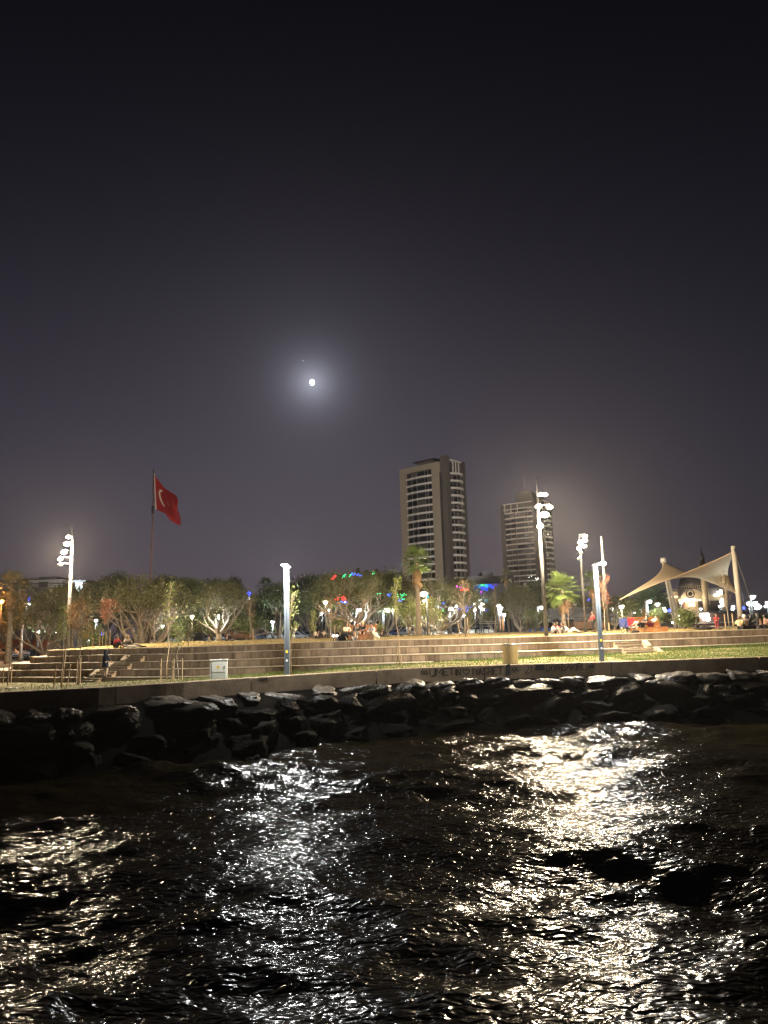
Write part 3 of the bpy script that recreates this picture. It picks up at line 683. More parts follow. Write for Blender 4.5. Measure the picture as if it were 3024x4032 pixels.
# spots added to brighten the towers are set up after the towers
# ------------------------------------------------------------------ bare poles and the flag
def pole(name, label, pxb, pyb, D, pyt, r0, r1, m_, cat='pole'):
    b = at(pxb, pyb, D); x, y = b.x, b.y; z0 = min(b.z, groundZ(x, y)) - .05
    t = thing(name, label, cat, (x, y, z0)); s = MB(); zt = zfor(x, y, pyt); s.tube([(x, y, z0), (x, y, zt)], [r0, r1], 10); s.build('shaft', m_, t, True, True)
    return t, zt
pole('mast_pole', 'thin bare grey pole leaning over the right lamp column', 2395, 2474, 62, 2112, .15, .1, m_metal)
pt, zt = pole('flagpole', 'tall rust brown flagpole rising behind the left trees', 590, 2480, 105, 1846, .16, .08, mat('rusty_pole', (.22, .12, .09), .7, var=.2), 'flagpole')
s = MB(); s.tube([(pt.location.x, pt.location.y, zfor(pt.location.x, 105, 1993)), (pt.location.x, pt.location.y, zfor(pt.location.x, 105, 2022))], .2, 8); s.build('collar', m_dark, pt, True, True)
def flag():
    D = 105
    def bez(pts, u):
        x = np.interp(u, np.linspace(0, 1, len(pts)), [p[0] for p in pts]); y = np.interp(u, np.linspace(0, 1, len(pts)), [p[1] for p in pts]); return np.array([x, y])
    top = [(606, 1866), (617, 1880), (633, 1903), (648, 1922), (670, 1936), (688, 1947), (697, 1957), (702, 1974)]
    bot = [(612, 2004), (628, 2013), (648, 2020), (658, 2034), (672, 2050), (688, 2059), (700, 2066), (711, 2068)]
    lef = [(606, 1866), (612, 2004)]; rig = [(702, 1974), (699, 1990), (700, 2008), (709, 2030), (712, 2050), (711, 2068)]
    n = 40; P = np.zeros((n, n, 3))
    for i, u in enumerate(np.linspace(0, 1, n)):
        for j, v in enumerate(np.linspace(0, 1, n)):
            c = (1 - v) * bez(top, u) + v * bez(bot, u) + (1 - u) * bez(lef, v) + u * bez(rig, v) - ((1 - u) * (1 - v) * np.array(top[0]) + u * (1 - v) * np.array(top[-1]) + (1 - u) * v * np.array(bot[0]) + u * v * np.array(bot[-1]))
            yy = D - 0.3 + 1.1 * u * math.sin(5.2 * u + 2.4 * v) + .18 * math.sin(13 * u - 7 * v) * u
            p = at(c[0], c[1], yy); P[j, i] = p
    me = grid_mesh('flag', P[:, :, 0], P[:, :, 1], P[:, :, 2])
    t = thing('flag', 'big red flag with white crescent flying from the tall pole', 'flag', tuple(P[0, 0]))
    off = Vector(P[0, 0])
    me.transform(Matrix.Translation(-off)); link('cloth', me, t, mat('flag_red', (0.36, 0.008, 0.018), .8, trans=.35))
    s = MB()
    for a, b in (((605.5, 1864), (612, 2005)),): 
        A, B = at(*a, D - .42), at(*b, D - .42); s.prism([A, B, B + Vector((.14, 0, 0)), A + Vector((.14, 0, 0))], (0, .05, 0))
    s.build('hoist_band', mat('flag_white', (.62, .5, .48), .8), t, world=True)
    # crescent, following the cloth
    def cloth(px, py):
        d = 1e9; bi = None
        for j in range(0, n, 1):
            for i in range(0, n, 1):
                q = proj(P[j, i]); e = (q[0] - px) ** 2 + (q[1] - py) ** 2
                if e < d: d = e; bi = P[j, i][1]
        return bi
    L = [(641, 1935), (638, 1930), (632, 1927), (627, 1930), (625, 1938), (625, 1948), (628, 1960), (632, 1972), (638, 1984), (645, 1993), (650, 1995)]
    Rr = [(637, 1936), (634, 1936), (631, 1938), (631, 1942), (631, 1947), (632, 1953), (635, 1963), (639, 1974), (644, 1984), (649, 1992), (651, 1994)]
    s = MB(); LL = [at(*p, cloth(*p) - .05) for p in L]; RR = [at(*p, cloth(*p) - .05) for p in Rr]
    for i in range(len(LL) - 1): s.prism([LL[i], LL[i + 1], RR[i + 1], RR[i]], (0, .03, 0))
    s.build('crescent', mat('flag_white', (.62, .5, .48), .8), t, world=True)
    st = [(658, 1974), (662, 1980), (665, 1988), (664, 1996), (661, 1990), (659, 1982)]
    s = MB(); s.prism([at(*p, cloth(*p) - .05) for p in st], (0, .03, 0)); s.build('star', mat('flag_star', (.5, .12, .12), .8), t, world=True)
flag()

# ------------------------------------------------------------------ trees
m_bark = mat('pale_bark', (0.26, 0.21, 0.15), 0.85, col2=(0.15, 0.115, 0.08), scale=5, bump=0.4, bscale=16)
m_bark2 = mat('dark_bark', (0.12, 0.09, 0.06), 0.9, var=.4, scale=5, bump=.3)
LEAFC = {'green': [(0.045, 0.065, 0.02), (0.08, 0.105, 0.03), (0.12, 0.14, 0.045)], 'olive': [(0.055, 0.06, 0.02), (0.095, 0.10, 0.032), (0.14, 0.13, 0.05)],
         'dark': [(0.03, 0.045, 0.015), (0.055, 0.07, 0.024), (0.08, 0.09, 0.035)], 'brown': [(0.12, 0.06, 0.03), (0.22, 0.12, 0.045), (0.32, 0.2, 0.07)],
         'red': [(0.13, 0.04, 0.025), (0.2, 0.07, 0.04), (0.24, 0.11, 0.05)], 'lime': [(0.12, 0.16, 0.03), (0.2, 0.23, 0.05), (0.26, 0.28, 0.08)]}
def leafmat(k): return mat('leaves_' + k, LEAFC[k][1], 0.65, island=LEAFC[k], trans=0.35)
def leaf_quads(Cn, size, rs, flat=0.0):
    n = len(Cn); a = rs.normal(size=(n, 3)); a /= np.linalg.norm(a, axis=1)[:, None]; b = rs.normal(size=(n, 3)); b -= (b * a).sum(1)[:, None] * a; b /= np.linalg.norm(b, axis=1)[:, None]
    sz = (size * rs.uniform(.6, 1.3, n))[:, None]; a = a * sz; b = b * sz * .55
    V = np.stack([Cn - a, Cn - b * .9 + a * .1, Cn + a, Cn + b * .9 + a * .1], 1).reshape(-1, 3); return V, np.arange(4 * n).reshape(-1, 4)
def tree_variant(seed, H, W, nl, depth, nleaf, lsize, lk, trunk_h=1.0, r0=.42, clump=.5, droop=0.0, bark=None, shell=.25):
    rnd = random.Random(seed); rs = np.random.RandomState(seed); wood = MB(); tips = []
    s0 = [Vector((0, 0, -.3)), Vector((rnd.uniform(-.1, .1), 0, trunk_h * .5)), Vector((rnd.uniform(-.15, .15), 0, trunk_h))]
    wood.tube(s0, [r0 * 1.5, r0 * 1.1, r0], 9)
    def env(p):      # inside a broad dome
        return (p.x / (W / 2)) ** 2 + (p.y / (W / 2)) ** 2 + (max(0, p.z - H * .35) / (H * .65)) ** 2
    def grow(p, d, L, r, lv):
        pts = [p.copy()]; rad = [r]; n = 5 if lv < 2 else 4
        for i in range(n):
            d = (d + Vector((rnd.gauss(0, .13), rnd.gauss(0, .13), rnd.gauss(0.05, .1) - droop * lv))).normalized()
            p = p + d * (L / n)
            if env(p) > 1.05: p = p - d * (L / n) * .6
            pts.append(p.copy()); rad.append(max(.012, r * (1 - .45 * (i + 1) / n)))
        wood.tube(pts, rad, 7 if lv == 0 else 5 if lv < 3 else 3, cap=False)
        if lv >= depth or env(p) > 1.0:
            tips.append(p); tips.append(pts[-2]); return
        nc = 3 if lv < 2 else rnd.choice((2, 3))
        for c in range(nc):
            at_ = pts[-1] if c < 2 else pts[rnd.choice((2, 3))]
            dd = (d + Vector((rnd.gauss(0, .5), rnd.gauss(0, .5), rnd.gauss(.02, .32)))).normalized()
            grow(at_, dd, L * rnd.uniform(.62, .85), rad[-1] * (.82 if c else .9), lv + 1)
    for i in range(nl):
        a = 2 * math.pi * (i + rnd.uniform(-.25, .25)) / nl; tilt = rnd.uniform(.35, 1.05) if i else .1
        d = Vector((math.cos(a) * math.sin(tilt) * W / H, math.sin(a) * math.sin(tilt) * W / H, math.cos(tilt))).normalized()
        grow(s0[-1] + Vector((math.cos(a) * r0 * .5, math.sin(a) * r0 * .5, -.15)), d, H * .36, r0 * rnd.uniform(.38, .55), 0)
    T0 = np.array([[*p] for p in tips]); zs_ = H / (np.percentile(T0[:, 2], 99) + clump * .9); rs_ = (W / 2) / (np.percentile(np.hypot(T0[:, 0], T0[:, 1]), 97) + clump * .8)
    wood.v = [(v_[0] * rs_, v_[1] * rs_, v_[2] * zs_) for v_ in wood.v]; tips = [Vector((q.x * rs_, q.y * rs_, q.z * zs_)) for q in tips]
    wm = wood.mesh('trunk', smooth=True); wm.materials.append(bark or m_bark)
    T = np.array([[*p] for p in tips]); T = T[T[:, 2] > H * shell]
    per = max(1, nleaf // len(T)); Cn = np.repeat(T, per, 0) + rs.normal(0, clump, (len(T) * per, 3)) * np.array([1, 1, .7])
    V, Fq = leaf_quads(Cn, lsize, rs); lm = npmesh('crown', V, Fq); lm.materials.append(leafmat(lk))
    return wm, lm
TV = {}
def tv(key, *a, **k): TV[key] = (tree_variant(*a, **k), a[1], a[2])
tv('ficus', 21, 7.6, 12.5, 9, 4, 7000, .12, 'olive', .9, .62, .38, shell=.62)
tv('dense', 22, 8, 9, 6, 4, 13000, .13, 'green', 1.3, .35, .5, shell=.22)
tv('dense2', 23, 8, 9, 6, 4, 12000, .13, 'dark', 1.4, .35, .55, bark=m_bark2, shell=.2)
tv('fan', 24, 8.2, 12, 9, 4, 8000, .09, 'olive', .7, .45, .4, shell=.5)
tv('loose', 25, 7, 7, 5, 4, 7500, .11, 'olive', 1.4, .25, .45, shell=.35)
tv('small', 26, 5, 5.5, 5, 3, 3500, .11, 'green', 1.0, .2, .4, shell=.3)
tv('lime', 28, 3.4, 4.4, 7, 3, 1700, .10, 'lime', .8, .16, .34, shell=.25)  # lime leaf colour stands in for low foliage lit by the lamps
tv('olive', 27, 8, 9, 7, 4, 10000, .12, 'olive', 1.1, .35, .5, shell=.25)
def tree(key, px, D, pytop, wpx, label, rz=0.0, yoff=0):
    (wm, lm), H, W = TV[key]
    x = at(px, 2480, D).x; z = groundZ(x, D); h = zfor(x, D, pytop) - z; sw = wpx / F * D / W
    t = thing('broadleaf_tree', label, 'tree', (x, D, z), 'big trees behind the lawn', rz); t.scale = (sw, sw, h / H * 1.0)
    link('trunk', wm, t); link('crown', lm, t)
    return t
TREES = [('ficus', 566, 79, 2268, 470, 'broad many-stemmed tree with pale limbs right of the red seated person', 0),
 ('dense', 735, 90, 2280, 330, 'leafy tree just right of the broad many-stemmed one', 1),
 ('olive', 862, 84, 2288, 320, 'olive-green tree with brightly lit lower leaves above the white cabinet', 2),
 ('dense2', 650, 98, 2272, 260, 'dark leafy tree behind the flagpole foot', 4),
 ('dense2', 400, 97, 2280, 300, 'dark leafy tree right behind the left light mast', 3),
 ('olive', 180, 85, 2322, 330, 'grey-brown spreading tree under the flat-roofed building', 2.5),
 ('fan', 300, 90, 2290, 260, 'thin-leaved tree between the left mast and the reddish sapling', .7),
 ('dense2', 40, 100, 2356, 260, 'dark tree behind the orange-lit palm', 1.7),
 ('dense2', 470, 100, 2262, 240, 'tall rounded tree peeking over the broad many-stemmed one', 5),
 ('small', 1000, 88, 2425, 170, 'small bare-limbed tree under the blue lamp', 2.2),
 ('dense', 1100, 95, 2296, 270, 'dark green tree behind the middle lamp column', 5.2),
 ('dense2', 1225, 96, 2268, 280, 'dark tree between the middle lamp column and the loungers', .4),
 ('fan', 1395, 84, 2238, 450, 'fan-shaped tree with white-lit trunk behind the seated group', 2.9),
 ('olive', 1520, 95, 2246, 300, 'olive tree with green fairy lights left of the tall palm', 1.1),
 ('loose', 1610, 86, 2330, 220, 'yellowish tree lit from below beside the tall palm', 3.3),
 ('fan', 1735, 85, 2272, 400, 'pale bare-branched tree right of the tall palm', 4.0),
 ('olive', 1830, 97, 2272, 200, 'dull olive tree left of the blue-lit building', 5.7),
 ('loose', 1945, 92, 2385, 120, 'small loose tree in front of the blue-lit building', .9),
 ('olive', 2050, 93, 2300, 180, 'brownish tree between the thin palm and tallest mast', 4.4),
 ('dense2', 2120, 97, 2292, 240, 'dark tree at the foot of the hazy tower', 2),
 ('small', 2100, 82, 2400, 130, 'little white-lit tree left of the tallest mast', 3),
 ('loose', 2270, 95, 2345, 200, 'sparse tree between the bright palm and slender mast', 1.4),
 ('loose', 2420, 92, 2345, 220, 'sparse warm-lit tree under the canopy tip', .2),
 ('small', 2490, 88, 2365, 120, 'small glowing tree just inside the canopy corner', 5),
 ('small', 2592, 86, 2400, 90, 'small lime-lit tree beneath the canopy', 1),
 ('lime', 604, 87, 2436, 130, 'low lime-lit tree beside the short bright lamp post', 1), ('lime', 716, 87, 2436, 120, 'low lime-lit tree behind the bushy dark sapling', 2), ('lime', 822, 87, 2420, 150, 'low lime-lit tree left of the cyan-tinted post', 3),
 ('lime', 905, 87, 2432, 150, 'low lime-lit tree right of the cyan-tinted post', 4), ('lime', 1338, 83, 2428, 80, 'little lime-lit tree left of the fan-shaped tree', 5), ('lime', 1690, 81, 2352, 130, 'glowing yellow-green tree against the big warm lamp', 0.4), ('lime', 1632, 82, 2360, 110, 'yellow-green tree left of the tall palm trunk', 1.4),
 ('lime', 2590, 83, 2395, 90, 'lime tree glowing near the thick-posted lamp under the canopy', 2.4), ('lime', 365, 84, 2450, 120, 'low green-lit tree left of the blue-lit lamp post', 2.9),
 ('dense', 255, 93, 2312, 250, 'green leafy tree filling the gap left of the light mast', .6), ('dense2', 830, 101, 2284, 260, 'dark tree behind the cyan-tinted post', 1.9), ('dense', 1300, 90, 2262, 220, 'green tree behind the thin brown sapling', 2.6), ('dense2', 1460, 92, 2262, 240, 'dark green crown between fan-shaped tree and tall sapling', 3.5), ('olive', 1690, 93, 2290, 230, 'olive crown directly behind the tall palm trunk', 4.2), ('dense2', 1000, 99, 2345, 160, 'dark low tree behind the small bare-limbed one', 1.2), ('dense2', 2330, 99, 2372, 190, 'dark tree line behind the pavilion', 2.2),
 ('small', 2990, 84, 2418, 80, 'rounded bush behind the people in dark clothes', 2)]
for (k, px, D, pt_, wp, lb, rz) in TREES: tree(k, px, D, pt_, wp, lb, rz)
# dark clumpy cedar behind, tall bare poplar twigs
(wm, lm), H, W = TV['dense2']
for (px, D, pyt, wp, lb) in ((915, 125, 2276, 130, 'black conifer silhouette rising above the trees left of the blue lamps'), (2570, 110, 2345, 90, 'dark palm-like tree under the canopy, left one'), (1180, 120, 2300, 160, 'faint dark tree top right behind the middle lamp')):
    tree('dense2', px, D, pyt, wp, lb, px * .01)

# staked saplings
def sapling(px, pyb, D, pyt, lk, nleaf, label, spread=.5, low=.35, lean=0.0, bare=False, r=.035, pale=False, stake=()):
    b = at(px, pyb, D); x, y, z = b; h = zfor(x, y, pyt) - z; rs = random.Random(int(px)); nr = np.random.RandomState(int(px))
    t = thing('sapling', label, 'young tree', (x, y, z - .03), 'young staked trees'); s = MB()
    pts = [Vector((lean * h * (i / 6) ** 1.3 + rs.gauss(0, .015) * i, 0, h * i / 6)) for i in range(7)]
    s.tube(pts, [r * (1 - .75 * i / 6) for i in range(7)], 6); tips = []
    nb = int(9 + h * 4)
    for i in range(nb):
        u = low + (1 - low) * (i + rs.random()) / nb; j = min(5, int(u * 6)); p = pts[j].lerp(pts[j + 1], u * 6 - j)
        a = rs.uniform(0, 6.28); L = spread * (1.25 - u * .75) * rs.uniform(.6, 1.2); d = Vector((math.cos(a), math.sin(a), rs.uniform(.7, 1.6))).normalized()
        q = [p, p + d * L * .5 + Vector((0, 0, .02)), p + d * L + Vector((0, 0, L * .25))]; s.tube(q, [r * .35, r * .25, r * .12], 4); tips += [q[1], q[2], q[2]]
    s.build('trunk', m_stake if pale else m_bark, t, True)
    if nleaf:
        T = np.array([[*p] for p in tips]); per = max(1, nleaf // len(T)); Cn = np.repeat(T, per, 0) + nr.normal(0, .11, (len(T) * per, 3))
        V, Fq = leaf_quads(Cn, .055, nr); link('crown', npmesh('crown', V, Fq), t, leafmat(lk))
    for (sx, syb, syt, dx, lb) in stake:
        bb = at(sx, syb, D - .05 + .001 * (sx % 9)); zt_ = zfor(bb.x, bb.y, syt); so_ = thing('stake', lb, 'wooden stake', (bb.x, bb.y, bb.z - .05), 'wooden stakes supporting the saplings')
        q = MB(); q.tube([(0, 0, 0), (dx, 0, zt_ - bb.z + .05)], .032, 6); q.build('post', m_stake, so_)
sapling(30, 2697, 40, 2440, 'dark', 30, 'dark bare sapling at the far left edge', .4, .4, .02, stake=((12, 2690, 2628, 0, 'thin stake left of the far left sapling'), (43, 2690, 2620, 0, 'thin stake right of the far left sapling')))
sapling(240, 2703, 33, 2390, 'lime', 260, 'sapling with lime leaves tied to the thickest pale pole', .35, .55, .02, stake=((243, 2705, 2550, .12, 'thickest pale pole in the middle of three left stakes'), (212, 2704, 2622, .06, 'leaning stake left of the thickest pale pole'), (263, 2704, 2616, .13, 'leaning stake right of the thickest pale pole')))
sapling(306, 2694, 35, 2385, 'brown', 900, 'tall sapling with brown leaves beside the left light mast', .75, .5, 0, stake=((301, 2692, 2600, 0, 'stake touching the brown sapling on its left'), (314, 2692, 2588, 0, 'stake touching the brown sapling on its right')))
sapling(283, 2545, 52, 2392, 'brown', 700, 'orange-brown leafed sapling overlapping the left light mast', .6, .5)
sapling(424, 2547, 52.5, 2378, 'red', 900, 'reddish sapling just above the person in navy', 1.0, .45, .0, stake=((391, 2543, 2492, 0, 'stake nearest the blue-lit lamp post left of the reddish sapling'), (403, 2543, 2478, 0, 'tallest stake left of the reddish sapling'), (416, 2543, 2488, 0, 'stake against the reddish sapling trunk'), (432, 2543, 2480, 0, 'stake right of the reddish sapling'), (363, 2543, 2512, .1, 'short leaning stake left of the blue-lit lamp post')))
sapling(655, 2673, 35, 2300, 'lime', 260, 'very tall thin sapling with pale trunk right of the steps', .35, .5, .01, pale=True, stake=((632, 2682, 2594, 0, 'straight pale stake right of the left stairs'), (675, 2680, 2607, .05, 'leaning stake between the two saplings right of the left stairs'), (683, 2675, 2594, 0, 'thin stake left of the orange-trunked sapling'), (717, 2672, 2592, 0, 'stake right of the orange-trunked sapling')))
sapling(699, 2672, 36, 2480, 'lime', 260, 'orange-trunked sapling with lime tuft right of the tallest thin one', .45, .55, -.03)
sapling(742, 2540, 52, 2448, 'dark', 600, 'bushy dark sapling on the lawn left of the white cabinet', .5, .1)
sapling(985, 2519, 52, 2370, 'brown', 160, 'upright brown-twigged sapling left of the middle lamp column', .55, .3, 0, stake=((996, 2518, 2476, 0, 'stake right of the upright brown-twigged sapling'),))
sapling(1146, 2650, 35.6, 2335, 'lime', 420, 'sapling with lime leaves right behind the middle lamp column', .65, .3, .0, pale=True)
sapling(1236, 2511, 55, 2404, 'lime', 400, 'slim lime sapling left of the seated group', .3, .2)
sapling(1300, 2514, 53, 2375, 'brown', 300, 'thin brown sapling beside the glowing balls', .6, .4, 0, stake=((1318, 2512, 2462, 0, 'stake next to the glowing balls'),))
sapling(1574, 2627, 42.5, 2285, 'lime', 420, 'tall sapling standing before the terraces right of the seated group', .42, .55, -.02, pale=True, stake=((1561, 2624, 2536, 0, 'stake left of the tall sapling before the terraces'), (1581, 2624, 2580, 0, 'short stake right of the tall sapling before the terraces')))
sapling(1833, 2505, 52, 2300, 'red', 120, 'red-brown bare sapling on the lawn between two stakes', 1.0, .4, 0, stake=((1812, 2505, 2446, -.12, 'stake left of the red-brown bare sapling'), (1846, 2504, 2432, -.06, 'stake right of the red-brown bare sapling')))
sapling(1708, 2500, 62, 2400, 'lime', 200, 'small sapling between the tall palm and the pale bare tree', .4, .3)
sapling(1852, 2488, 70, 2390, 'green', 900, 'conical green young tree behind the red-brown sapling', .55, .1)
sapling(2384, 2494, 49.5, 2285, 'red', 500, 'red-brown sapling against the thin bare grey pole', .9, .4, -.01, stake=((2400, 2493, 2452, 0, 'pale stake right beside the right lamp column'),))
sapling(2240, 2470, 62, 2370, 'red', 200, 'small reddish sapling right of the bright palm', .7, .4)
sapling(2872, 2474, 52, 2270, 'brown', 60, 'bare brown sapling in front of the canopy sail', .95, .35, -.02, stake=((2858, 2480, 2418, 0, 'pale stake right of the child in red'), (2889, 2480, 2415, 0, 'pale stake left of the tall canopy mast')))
sapling(1955, 2492, 75, 2310, 'olive', 300, 'brownish upright sapling before the blue-lit building', .8, .4)
sapling(2075, 2485, 72, 2400, 'olive', 250, 'small olive sapling left of the tallest mast', .5, .2)
# dense climbing plant right of the canopy's left mast
def shrub(px, D, pyb, pyt, wpx, lk, n, label, name='shrub'):
    b = at(px, pyb, D); z = b.z; h = zfor(b.x, b.y, pyt) - z; wd = wpx / F * D / 2; rs = np.random.RandomState(int(px) + 5)
    t = thing(name, label, 'shrub', (b.x, b.y, z - .03)); s = MB()
    for i in range(7):
        a = i * .9; s.tube([(0, 0, 0), (math.cos(a) * wd * .4, math.sin(a) * wd * .4, h * .5), (math.cos(a) * wd * .8, math.sin(a) * wd * .8, h * .9)], [.03, .02, .01], 5)
    s.build('stem', m_bark2, t)
    c = rs.normal(0, 1, (22, 3)); c /= np.linalg.norm(c, axis=1)[:, None]; c *= rs.uniform(.35, .85, (22, 1)); c = c * np.array([wd, wd, h / 2]) + np.array([0, 0, h * .52])
    Cn = np.repeat(c, n // 22, 0) + rs.normal(0, .17, (n // 22 * 22, 3)) * np.array([wd, wd, h * .35]) * 1.2
    Cn = Cn[Cn[:, 2] > .02]; V, Fq = leaf_quads(Cn, .08, rs); link('crown', npmesh('crown', V, Fq), t, leafmat(lk))
shrub(2700, 56, 2476, 2388, 95, 'green', 3200, 'big leafy green shrub between the lounger and the child')
shrub(2635, 80, 2462, 2410, 60, 'dark', 1200, 'dark low shrub behind the wooden lounger')
shrub(2088, 78, 2480, 2440, 60, 'dark', 900, 'low bush left of the tallest mast')
shrub(1500, 78, 2500, 2452, 40, 'lime', 500, 'small lime bush behind the seated group')

# ------------------------------------------------------------------ palms
def frond_mesh(fan=True, seed=0):
    rs = random.Random(seed); s = MB()
    if fan:
        L = 1.0; s.tube([(0, 0, 0), (.45, 0, .08), (.8, 0, .05)], [.03, .02, .015], 4)
        for k in range(15):
            a = R(-80 + 160 * k / 14); ln = .85 * (1 - .25 * abs(a) / 1.4) * rs.uniform(.85, 1.1); c = Vector((.8, 0, .05)); d = Vector((math.cos(a), math.sin(a), 0)); p = Vector((-math.sin(a), math.cos(a), 0)) * .045
            e1 = c + d * ln * .6 + Vector((0, 0, -.05)); e2 = c + d * ln + Vector((0, 0, -.32 * ln))
            s.poly([c, e1 - p, e1 + p]); s.poly([e1 - p, e2, e1 + p])
    else:
        pts = [Vector((x, 0, .35 * x - .28 * x * x)) for x in np.linspace(0, 2.4, 8)]; s.tube(pts, [.03 * (1 - .8 * i / 7) for i in range(8)], 4)
        for i in range(26):
            u = .15 + .85 * i / 25; x = 2.4 * u; c = Vector((x, 0, .35 * x - .28 * x * x))
            for sg in (-1, 1):
                ln = .5 * math.sin(math.pi * min(1, u * .9 + .08)) + .12; e = c + Vector((.25, sg * ln, -.12)); s.poly([c, c + Vector((.06, 0, 0)), e])
    return s.mesh('frond')
FAN, FEA = frond_mesh(True, 1), frond_mesh(False, 2)
def palm(px, pyb, D, pyc, label, r=.18, nf=26, size=1.0, col='green', skirt=.8, feather=False, droopy=.4, group='palms', crown_up=1.0):
    b = at(px, pyb, D); x, y = b.x, b.y; z = min(b.z, groundZ(x, y)); h = zfor(x, y, pyc) - z; rs = random.Random(int(px) + 1)
    t = thing('palm_tree', label, 'palm', (x, y, z - .05), group); s = MB(); n = 14
    s.tube([(.03 * math.sin(i), 0, h * i / n) for i in range(n + 1)], [r * (1.35 - .35 * min(1, i / 3)) * (1 + .06 * (i % 2)) * (1 - .25 * i / n) for i in range(n + 1)], 9); s.build('trunk', m_bark, t, True)
    me = (FEA if feather else FAN).copy(); me.materials.append(mat('palm_' + col, dict(green=(0.10, 0.15, 0.035), bright=(0.15, 0.22, 0.05), dark=(.04, .07, .025), dull=(.12, .11, .05))[col], .55, var=.3, scale=2, trans=.25))
    for i in range(nf):
        a = i * 2.399 + rs.uniform(-.2, .2); u = (i + .5) / nf; el_ = R(80 - 125 * u ** 1.1 * (1 if droopy > .3 else .8))
        o = link('frond', me, t); o.location = (0, 0, h - .12 * u * size); o.rotation_euler = (0, -el_, a); sc = size * rs.uniform(.85, 1.1); o.scale = (sc, sc, sc)
    if skirt > 0:
        me2 = (FEA if feather else FAN).copy(); me2.materials.append(mat('palm_dead', (0.30, 0.19, 0.09), .8, var=.4, scale=3, trans=.2))
        for i in range(20):
            a = i * 2.399; o = link('dead_frond', me2, t); o.location = (math.cos(a) * r * .6, math.sin(a) * r * .6, h - .15 - skirt * .75 * (i / 20)); o.rotation_euler = (0, R(66 + rs.uniform(0, 18)), a); sc = size * rs.uniform(.55, .8); o.scale = (sc, sc * .7, sc)
palm(1650, 2496, 76, 2208, 'tall fan palm with a skirt of dead fronds before the pale tower', .26, 34, 1.25, 'green', 2.1)
palm(2221, 2457, 66, 2322, 'bright green fan palm lit by the tallest mast', .2, 34, 1.22, 'bright', 1.3)
palm(2004, 2490, 100, 2266, 'thin distant palm on a long trunk left of the hazy tower', .14, 18, .8, 'dull', .9)
palm(2345, 2470, 80, 2290, 'dim palm behind the slender light mast', .2, 24, 1.1, 'green', .9)
palm(32, 2570, 84, 2312, 'orange-lit palm at the left edge of the view', .3, 30, 1.4, 'dull', 1.4, feather=False)
palm(82, 2566, 92, 2335, 'grey-fronded palm next to the orange-lit one', .2, 24, 1.3, 'dull', .9)
palm(1045, 2500, 115, 2312, 'dark palm silhouette behind the blue and white lamps', .2, 22, 1.2, 'dark', .9)
palm(2545, 2460, 88, 2375, 'dark date palm under the canopy, beside the leaning mast', .25, 40, 1.0, 'dark', .6, feather=True)
palm(2592, 2458, 92, 2345, 'taller date palm under the canopy', .25, 40, .95, 'dark', .6, feather=True)

